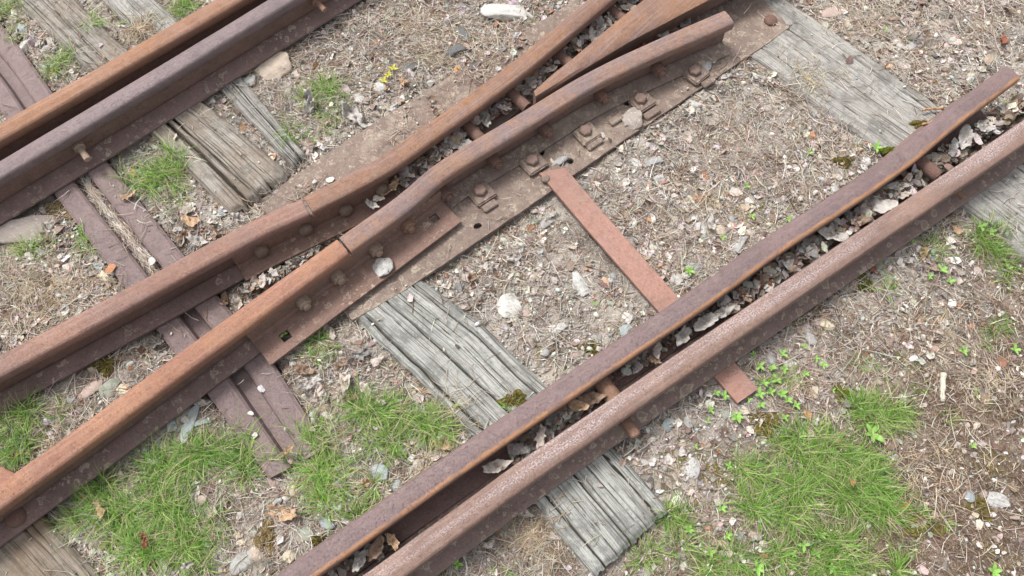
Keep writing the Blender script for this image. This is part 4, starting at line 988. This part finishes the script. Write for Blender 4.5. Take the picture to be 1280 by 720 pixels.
LVS = [ # px, py, r, kind, zone
 (1206, 174, 17, 'silver grey', 'R'), (1190, 188, 11, 'dark grey', 'R'), (1122, 233, 13, 'silver grey', 'R'), (1132, 243, 10, 'pale', 'R'), (1099, 256, 25, 'silver grey', 'R'), (1073, 277, 11, 'brown', 'R'), (1044, 296, 20, 'silver grey', 'R'), (1012, 311, 16, 'dark grey', 'R'), (1062, 270, 10, 'dark grey', 'R'),
 (931, 370, 12, 'brown', 'R'), (907, 376, 9, 'silver grey', 'R'), (903, 391, 12, 'silver grey', 'R'), (883, 402, 16, 'silver grey', 'R'), (853, 420, 17, 'silver grey', 'R'), (820, 434, 14, 'pale', 'R'), (817, 450, 10, 'brown', 'R'), (797, 460, 10, 'dark grey', 'R'), (738, 498, 15, 'brown', 'R'), (721, 507, 13, 'tan', 'R'), (704, 511, 11, 'brown', 'R'), (690, 522, 12, 'dark grey', 'R'),
 (676, 545, 15, 'pale', 'R'), (650, 562, 13, 'dark grey', 'R'), (620, 583, 15, 'pale', 'R'), (471, 686, 15, 'brown', 'R'), (491, 676, 13, 'tan', 'R'), (450, 701, 14, 'silver grey', 'R'), (413, 715, 10, 'silver grey', 'R'), (670, 530, 10, 'brown', 'R'), (1230, 160, 10, 'silver grey', 'R'),
 (746, 40, 19, 'silver grey', 'F'), (787, 11, 13, 'pale', 'F'), (722, 60, 13, 'brown', 'F'), (684, 88, 13, 'pale', 'F'), (700, 76, 9, 'silver grey', 'F'), (821, 40, 14, 'silver grey', 'F'), (800, 54, 11, 'red brown', 'F'), (856, 28, 14, 'dark grey', 'F'), (765, 22, 9, 'silver grey', 'F'), (770, 60, 9, 'brown', 'F'),
 (509, 216, 14, 'pale', 'F'), (517, 203, 11, 'silver grey', 'F'), (531, 202, 9, 'brown', 'F'), (553, 192, 12, 'pale', 'F'), (577, 181, 12, 'silver grey', 'F'), (493, 230, 12, 'tan', 'F'), (473, 248, 9, 'pale', 'F'), (465, 256, 9, 'silver grey', 'F'), (328, 351, 9, 'pale', 'F'), (342, 341, 9, 'silver grey', 'F'), (607, 148, 13, 'silver grey', 'F'), (630, 135, 9, 'pale', 'F'), (592, 165, 10, 'brown', 'F'), (560, 180, 10, 'pale', 'F'), (485, 238, 9, 'brown', 'F'),
 (296, 377, 14, 'pale', 'G'), (279, 372, 9, 'tan', 'G'), (251, 502, 12, 'pale', 'G'), (195, 432, 14, 'dark grey', 'G'), (180, 440, 10, 'brown', 'G'), (208, 447, 9, 'pale', 'G'), (432, 476, 19, 'pale', 'G'), (412, 414, 12, 'pale', 'G'), (450, 443, 18, 'dark grey', 'G'), (471, 450, 12, 'pale', 'G'), (388, 478, 13, 'silver grey', 'G'), (378, 462, 13, 'brown', 'G'), (457, 486, 13, 'pale', 'G'), (472, 502, 12, 'pale', 'G'),
 (427, 453, 12, 'brown', 'G'), (400, 487, 12, 'pale', 'G'), (440, 495, 10, 'brown', 'G'), (554, 554, 13, 'tan', 'G'), (459, 602, 11, 'tan', 'G'), (355, 642, 20, 'tan', 'G'), (361, 566, 10, 'tan', 'G'), (237, 275, 15, 'tan', 'G'), (246, 300, 13, 'silver grey', 'G'), (232, 262, 11, 'pale', 'G'), (297, 270, 12, 'silver grey', 'G'), (165, 248, 10, 'tan', 'G'), (250, 288, 10, 'brown', 'G'), (262, 275, 11, 'pale', 'G'), (228, 292, 10, 'brown', 'G'), (268, 290, 10, 'brown', 'G'), (238, 308, 9, 'dark grey', 'G'),
 (386, 124, 15, 'silver grey', 'H'), (445, 146, 24, 'silver grey', 'G'), (492, 133, 10, 'silver grey', 'G'), (505, 102, 9, 'tan', 'G'), (1255, 50, 10, 'red brown', 'G'), (232, 706, 9, 'silver grey', 'H'), (178, 674, 9, 'red brown', 'H'), (123, 636, 14, 'tan', 'H'), (1071, 601, 9, 'orange brown', 'H'), (648, 318, 9, 'silver grey', 'G'), (1156, 314, 9, 'tan', 'G'), (1138, 325, 9, 'silver grey', 'G'), (1095, 338, 8, 'red brown', 'G'), (688, 268, 10, 'silver grey', 'G'), (1200, 285, 9, 'tan', 'G'), (890, 280, 11, 'silver grey', 'G'), (590, 345, 10, 'brown', 'G'), (960, 412, 8, 'tan', 'G'),
 (350, 15, 9, 'silver grey', 'G'), (455, 65, 8, 'silver grey', 'G'), (610, 680, 12, 'pale', 'G'), (655, 640, 10, 'pale', 'G'), (625, 668, 9, 'brown', 'G'), (595, 655, 8, 'tan', 'G')]
items = []
for i, (px, py, r, kind, zone) in enumerate(LVS):
    v = i % 6; key = (kind, v)
    if key not in LFM: LFM[key] = leaf_mesh(v*13+5, kind, [0, 5, 0, 7, 3, 0][v], [1.0, .7, 1.3, .9, .6, 1.1][v])
    zl = {'R': .048, 'F': .046, 'G': .0, 'H': .02}[zone]; c = P(px, py, zl); z = float(surf_z(c[0], c[1]))+.008 if zone in 'GH' else zl
    if zone == 'H': z += .018
    rad = r*(c[1]*CD+(CH-z)*SD)/F; s = rad/.02*(1.2 if zone in 'RF' else 1.12)
    o = bpy.data.objects.new('dry_leaf', LFM[key]); sc.collection.objects.link(o)
    o.location = (c[0], c[1], z); tl = .16 if zone in 'RF' else .3; o.scale = (s, s, s*(.6 if zone in 'RF' else .9)); o.rotation_euler = (random.gauss(0, tl), random.gauss(0, tl), random.uniform(0, 6.28))
    size = 'small' if r < 10.5 else 'big' if r > 16 else 'curled'
    if zone == 'R':
        w_ = 'at top right' if px > 1000 else 'past its middle' if px > 780 else 'near the spacer' if px > 640 else 'at the bottom'
        lab = f'{size} {kind} leaf in the check rail gap {w_}'
    elif zone == 'F':
        w_ = 'beside the crossing nose' if px > 640 else 'in the throat of the crossing' if px > 500 else 'by the riveted joint'
        lab = f'{size} {kind} dead leaf {w_}'
    else: lab = f'{size} {kind} dead leaf {near(px, py)}'
    items.append((o, px, lab))
label_all(items, 'leaf', 'dead leaves on the ballast and between the rails')

# green weeds
def leaflet(L=1., wd=.42):
    V, Fc, n = [], [], 6
    for i in range(n+1):
        t = i/n; w_ = wd*math.sin(math.pi*min(1, t*.92+.06))**.8; z = .25*math.sin(t*2.4)
        V += [(t*L, -w_/2, z+.06), (t*L, 0, z), (t*L, w_/2, z+.06)]
    for i in range(n): Fc += [(i*3, (i+1)*3, (i+1)*3+1, i*3+1), (i*3+1, (i+1)*3+1, (i+1)*3+2, i*3+2)]
    return V, Fc
Vl, Fl = leaflet(); ME_LEAF = mesh_of('leaf', np.array(Vl)*.014, Fl, smooth=True); ME_LEAF.materials.append(M['weed'])
ME_LEAFY = ME_LEAF.copy(); ME_LEAFY.materials.clear(); ME_LEAFY.materials.append(M['weed_yellow'])
bm = lathe_bm([(.0008, -.002), (.0006, .010)], 6); ME_STEM = bpy.data.meshes.new('stem'); bm.to_mesh(ME_STEM); bm.free(); ME_STEM.materials.append(M['stem'])
WD = [(1093, 540, 17, 5), (979, 442, 8, 4), (965, 460, 8, 4), (982, 460, 8, 4), (979, 491, 9, 5), (997, 505, 9, 4), (984, 520, 8, 4), (1031, 455, 9, 4), (1009, 466, 7, 4), (1006, 432, 7, 3), (965, 489, 8, 4), (987, 499, 8, 4), (972, 474, 9, 4), (956, 478, 8, 4), (1044, 486, 5, 3), (950, 457, 8, 4), (950, 492, 9, 4), (953, 505, 9, 4), (906, 495, 8, 4), (895, 492, 7, 4), (890, 512, 7, 4), (922, 520, 12, 5),
 (942, 442, 6, 4), (937, 499, 6, 3), (886, 526, 6, 3), (1022, 447, 7, 4), (914, 581, 7, 4), (864, 661, 9, 5), (912, 669, 8, 4), (890, 690, 9, 4), (950, 710, 12, 5), (870, 557, 5, 3), (905, 634, 8, 4), (1009, 680, 10, 4), (1024, 690, 9, 4), (1044, 709, 9, 5), (1032, 668, 7, 4), (1251, 714, 14, 5), (1221, 556, 7, 4), (972, 590, 9, 4), (996, 692, 7, 4), (1007, 542, 7, 3),
 (571, 704, 11, 4), (357, 420, 7, 4), (862, 338, 9, 5), (934, 232, 6, 3), (940, 271, 6, 3), (904, 296, 6, 3), (1096, 184, 9, 4), (1011, 192, 6, 3), (985, 275, 7, 3), (1139, 300, 7, 4), (1179, 336, 9, 4), (1191, 349, 8, 4), (1165, 344, 6, 4), (1229, 280, 9, 4), (1242, 287, 9, 5), (1104, 186, 6, 3), (1211, 435, 8, 4), (1275, 434, 9, 4), (1108, 35, 5, 3), (745, 377, 5, 3), (697, 15, 4, 3), (1268, 330, 7, 3)]
items = []
def weed(px, py, r, k, mesh, label=None):
    c = P(px, py, 0); z = float(surf_z(c[0], c[1])); 
    if px == 357: z = .004
    rad = r*(c[1]*CD+CH*SD)/F; o = empty('weed', (c[0], c[1], z)); o.rotation_euler = (0, 0, random.uniform(0, 6))
    st = bpy.data.objects.new('stem', ME_STEM); sc.collection.objects.link(st); st.parent = o
    for j in range(k):
        l = bpy.data.objects.new('leaf', mesh); sc.collection.objects.link(l); l.parent = o
        s = rad/.014*random.uniform(.75, 1.1); l.scale = (s, s, s); l.rotation_euler = (0, -random.uniform(.05, .5), 6.283*j/k+random.uniform(-.3, .3)); l.location = (0, 0, .009)
    size = 'tiny' if r < 7 else 'large' if r > 10 else 'small'
    items.append((o, px, label or f'{size} {"three" if k == 3 else "four" if k == 4 else "five"}-leaved green weed {near(px, py)}'))
for q in WD: weed(*q, ME_LEAF, 'bright green broad-leaved seedling above the grass patch at lower right' if q[0] == 1093 else 'tiny green seedling growing through the square hole of the fishplate' if q[0] == 357 else 'green seedling at the bottom edge beside the outer rail foot' if q[0] == 571 else None)
for x_, y_ in ((486, 95), (492, 86), (480, 102), (864, 661)): 
    if x_ != 864: weed(x_, y_, 7, 4, ME_LEAFY, 'yellow-green weed with small leaves in the upper middle')
label_all(items, 'weed', 'small green weeds')

# moss cushions: a low dome of fine tufts, one mesh each
def moss(px, py, rx, ry, mat, label, zoff=0, h=.012):
    c = P(px, py, 0); z = float(surf_z(c[0], c[1]))+zoff; d = (c[1]*CD+CH*SD)/F; rx, ry = rx*d, ry*d/.92
    n, k = 26, 40; V = [(0, 0, h)]; Fc = []; r = random.Random(px)
    for i in range(1, n+1):
        for j in range(k):
            a = 2*math.pi*j/k; e = 1+.25*math.sin(3*a+px)+.16*math.sin(7*a+py); t = i/n
            x_, y_ = rx*e*t*math.cos(a), ry*e*t*math.sin(a)
            V.append((x_+r.uniform(-.001, .001), y_+r.uniform(-.001, .001), h*(1-t**2.5)+r.uniform(-1, 1)*.0022*(1 if i < n else 0)+.004*(float(vnoise(x_*150+px, y_*150, 3))-.5)-.004*(i == n)))
    for j in range(k): Fc.append((0, 1+j, 1+(j+1) % k))
    for i in range(n-1):
        for j in range(k): Fc.append((1+i*k+j, 1+(i+1)*k+j, 1+(i+1)*k+(j+1) % k, 1+i*k+(j+1) % k))
    me = mesh_of('moss_cushion', V, Fc); tag(link_mesh('moss_cushion', me, M[mat], None, (c[0], c[1], z)), label, 'moss', 'moss cushions')
for q in [(1057, 487, 12, 10, 'moss_bright', 'bright green round moss cushion right of the clover-like weeds'), (131, 457, 16, 11, 'moss_olive', 'olive moss cushion between the two left rails'), (1078, 352, 18, 12, 'moss_bright', 'yellow-green moss along the foot of the outer rail at right'),
          (65, 262, 20, 14, 'moss_dead', 'brown dried moss tuft at the foot of the purple check rail beside the steel sleeper'), (1055, 201, 14, 8, 'moss_olive', 'olive moss by white pebbles left of the check rail'), (1112, 190, 10, 7, 'moss_bright', 'small green moss beside the check rail at upper right'), (1150, 157, 12, 7, 'moss_olive', 'olive moss at the lower end of the upper right sleeper'),
          (330, 668, 14, 22, 'moss_dead', 'brown moss clump in the stony gap at lower left'), (740, 432, 18, 9, 'moss_olive', 'olive moss against the check rail at the end of the tie bar'), (180, 700, 16, 12, 'moss_dead', 'dark brown moss in the grass at the bottom left'), (993, 300, 16, 7, 'moss_olive', 'flat moss strip left of the check rail by the grey stones'),
          (955, 525, 24, 14, 'moss_olive', 'flat olive moss patch above the lower right grass'), (1230, 632, 24, 14, 'moss_olive', 'flat olive moss in the lower right corner by the blue grey stone'), (1165, 655, 26, 16, 'moss_olive', 'broad olive moss patch right of the lower right grass'), (645, 500, 18, 10, 'moss_olive', 'moss on the right edge of the centre sleeper by the check rail'), (395, 675, 12, 8, 'moss_olive', 'small moss below the grass above the lower check rail')]:
    moss(*q, h=.010 if q[2] < 17 else .004)

# bleached stick, twigs and the dried brown star
def stick(pxa, pxb, r, mat, name, label, cat, bend=0., z=.006):
    a, b = P(*pxa, 0), P(*pxb, 0); n = 12; bm = bmesh.new(); rings = []; mid = (a+b)/2; z0 = float(surf_z(mid[0], mid[1]))
    d = b-a; nn = np.array((-d[1], d[0], 0))
    for i in range(n+1):
        t = i/n; p = a+d*t+nn*bend*math.sin(t*math.pi)+np.array([0, 0, 0]); rr = r*(1-.25*t)*(1+.06*math.sin(i*2.1)); zz = z0+z+.002*math.sin(i*1.3)
        rings.append([bm.verts.new((p[0]-mid[0]+nn[0]/np.linalg.norm(nn)*rr*math.cos(k*math.pi/4), p[1]-mid[1]+nn[1]/np.linalg.norm(nn)*rr*math.cos(k*math.pi/4), zz-z0+rr*math.sin(k*math.pi/4))) for k in range(8)])
    for u_, v_ in zip(rings[:-1], rings[1:]):
        for k in range(8): bm.faces.new((u_[k], u_[(k+1) % 8], v_[(k+1) % 8], v_[k]))
    bm.faces.new(rings[0]); bm.faces.new(rings[-1]); bmesh.ops.recalc_face_normals(bm, faces=bm.faces)
    tag(bm_obj(name, bm, mat, None, (mid[0], mid[1], z0), smooth=True), label, cat)
stick((1187, 462), (1186, 498), .0065, M['stick'], 'bleached_stick', 'short pale bleached stick on the brown soil at right', 'stick')
stick((75, 386), (112, 366), .0022, LEAVES['silver grey'], 'twig', 'thin grey twig lying above the brown rail at left', 'twig', .08)
stick((518, 484), (556, 496), .0035, LEAVES['tan'], 'twig', 'tan twig at the grass edge across the centre sleeper', 'twig', .03)
stick((463, 120), (478, 88), .0016, LEAVES['silver grey'], 'twig', 'thin upright grey twig in the upper middle', 'twig', .15)
stick((1094, 405), (1101, 390), .0022, LEAVES['silver grey'], 'twig', 'short bent grey twig on the soil right of the outer rail', 'twig', .2)
stick((1092, 420), (1102, 396), .0018, LEAVES['pale'], 'twig', 'pale curved twig on the soil below the short grey one', 'twig', .15)
stick((960, 712), (985, 702), .002, LEAVES['silver grey'], 'twig', 'grey twig at the bottom edge in the lower right grass', 'twig', -.1)
stick((1150, 142), (1176, 140), .003, LEAVES['orange brown'], 'twig', 'orange brown twig above its twin at the end of the upper right sleeper', 'twig', .05, .012)
stick((1149, 160), (1172, 150), .003, LEAVES['orange brown'], 'twig', 'orange brown twig below its twin at the end of the upper right sleeper', 'twig', -.05, .012)
stick((1190, 488), (1210, 510), .0012, LEAVES['pale'], 'twig', 'thin pale stalk leaning away from the bleached stick', 'twig', .05)
stick((602, 590), (590, 588), .0008, LEAVES['pale'], 'twig', 'hair-thin stalk across the lower gap of the check rail', 'twig', .05, .03)
cc = P(955, 350, .03); cone = tag(empty('dried_seed_head', cc), 'reddish brown spiky dried seed head wedged in the gap of the check rail', 'seed head')
for k in range(11):
    a = 6.283*k/11+.2; bm = bmesh.new(); L = .034*random.uniform(.75, 1.1)
    pts = [(0, -.002, .006), (0, .002, .006), (L*.5, .0036, .010), (L, 0, .0), (L*.5, -.0036, .010), (L*.5, 0, .013)]
    vs = [bm.verts.new(p) for p in pts]
    for f in ((0, 1, 5), (1, 2, 5), (2, 3, 5), (3, 4, 5), (4, 0, 5), (0, 4, 3, 2, 1)): bm.faces.new([vs[j] for j in f])
    bm.transform(Matrix.Rotation(a, 4, 'Z')); bm_obj('scale', bm, LEAVES['red brown'] if k % 2 else LEAVES['brown'], cone)
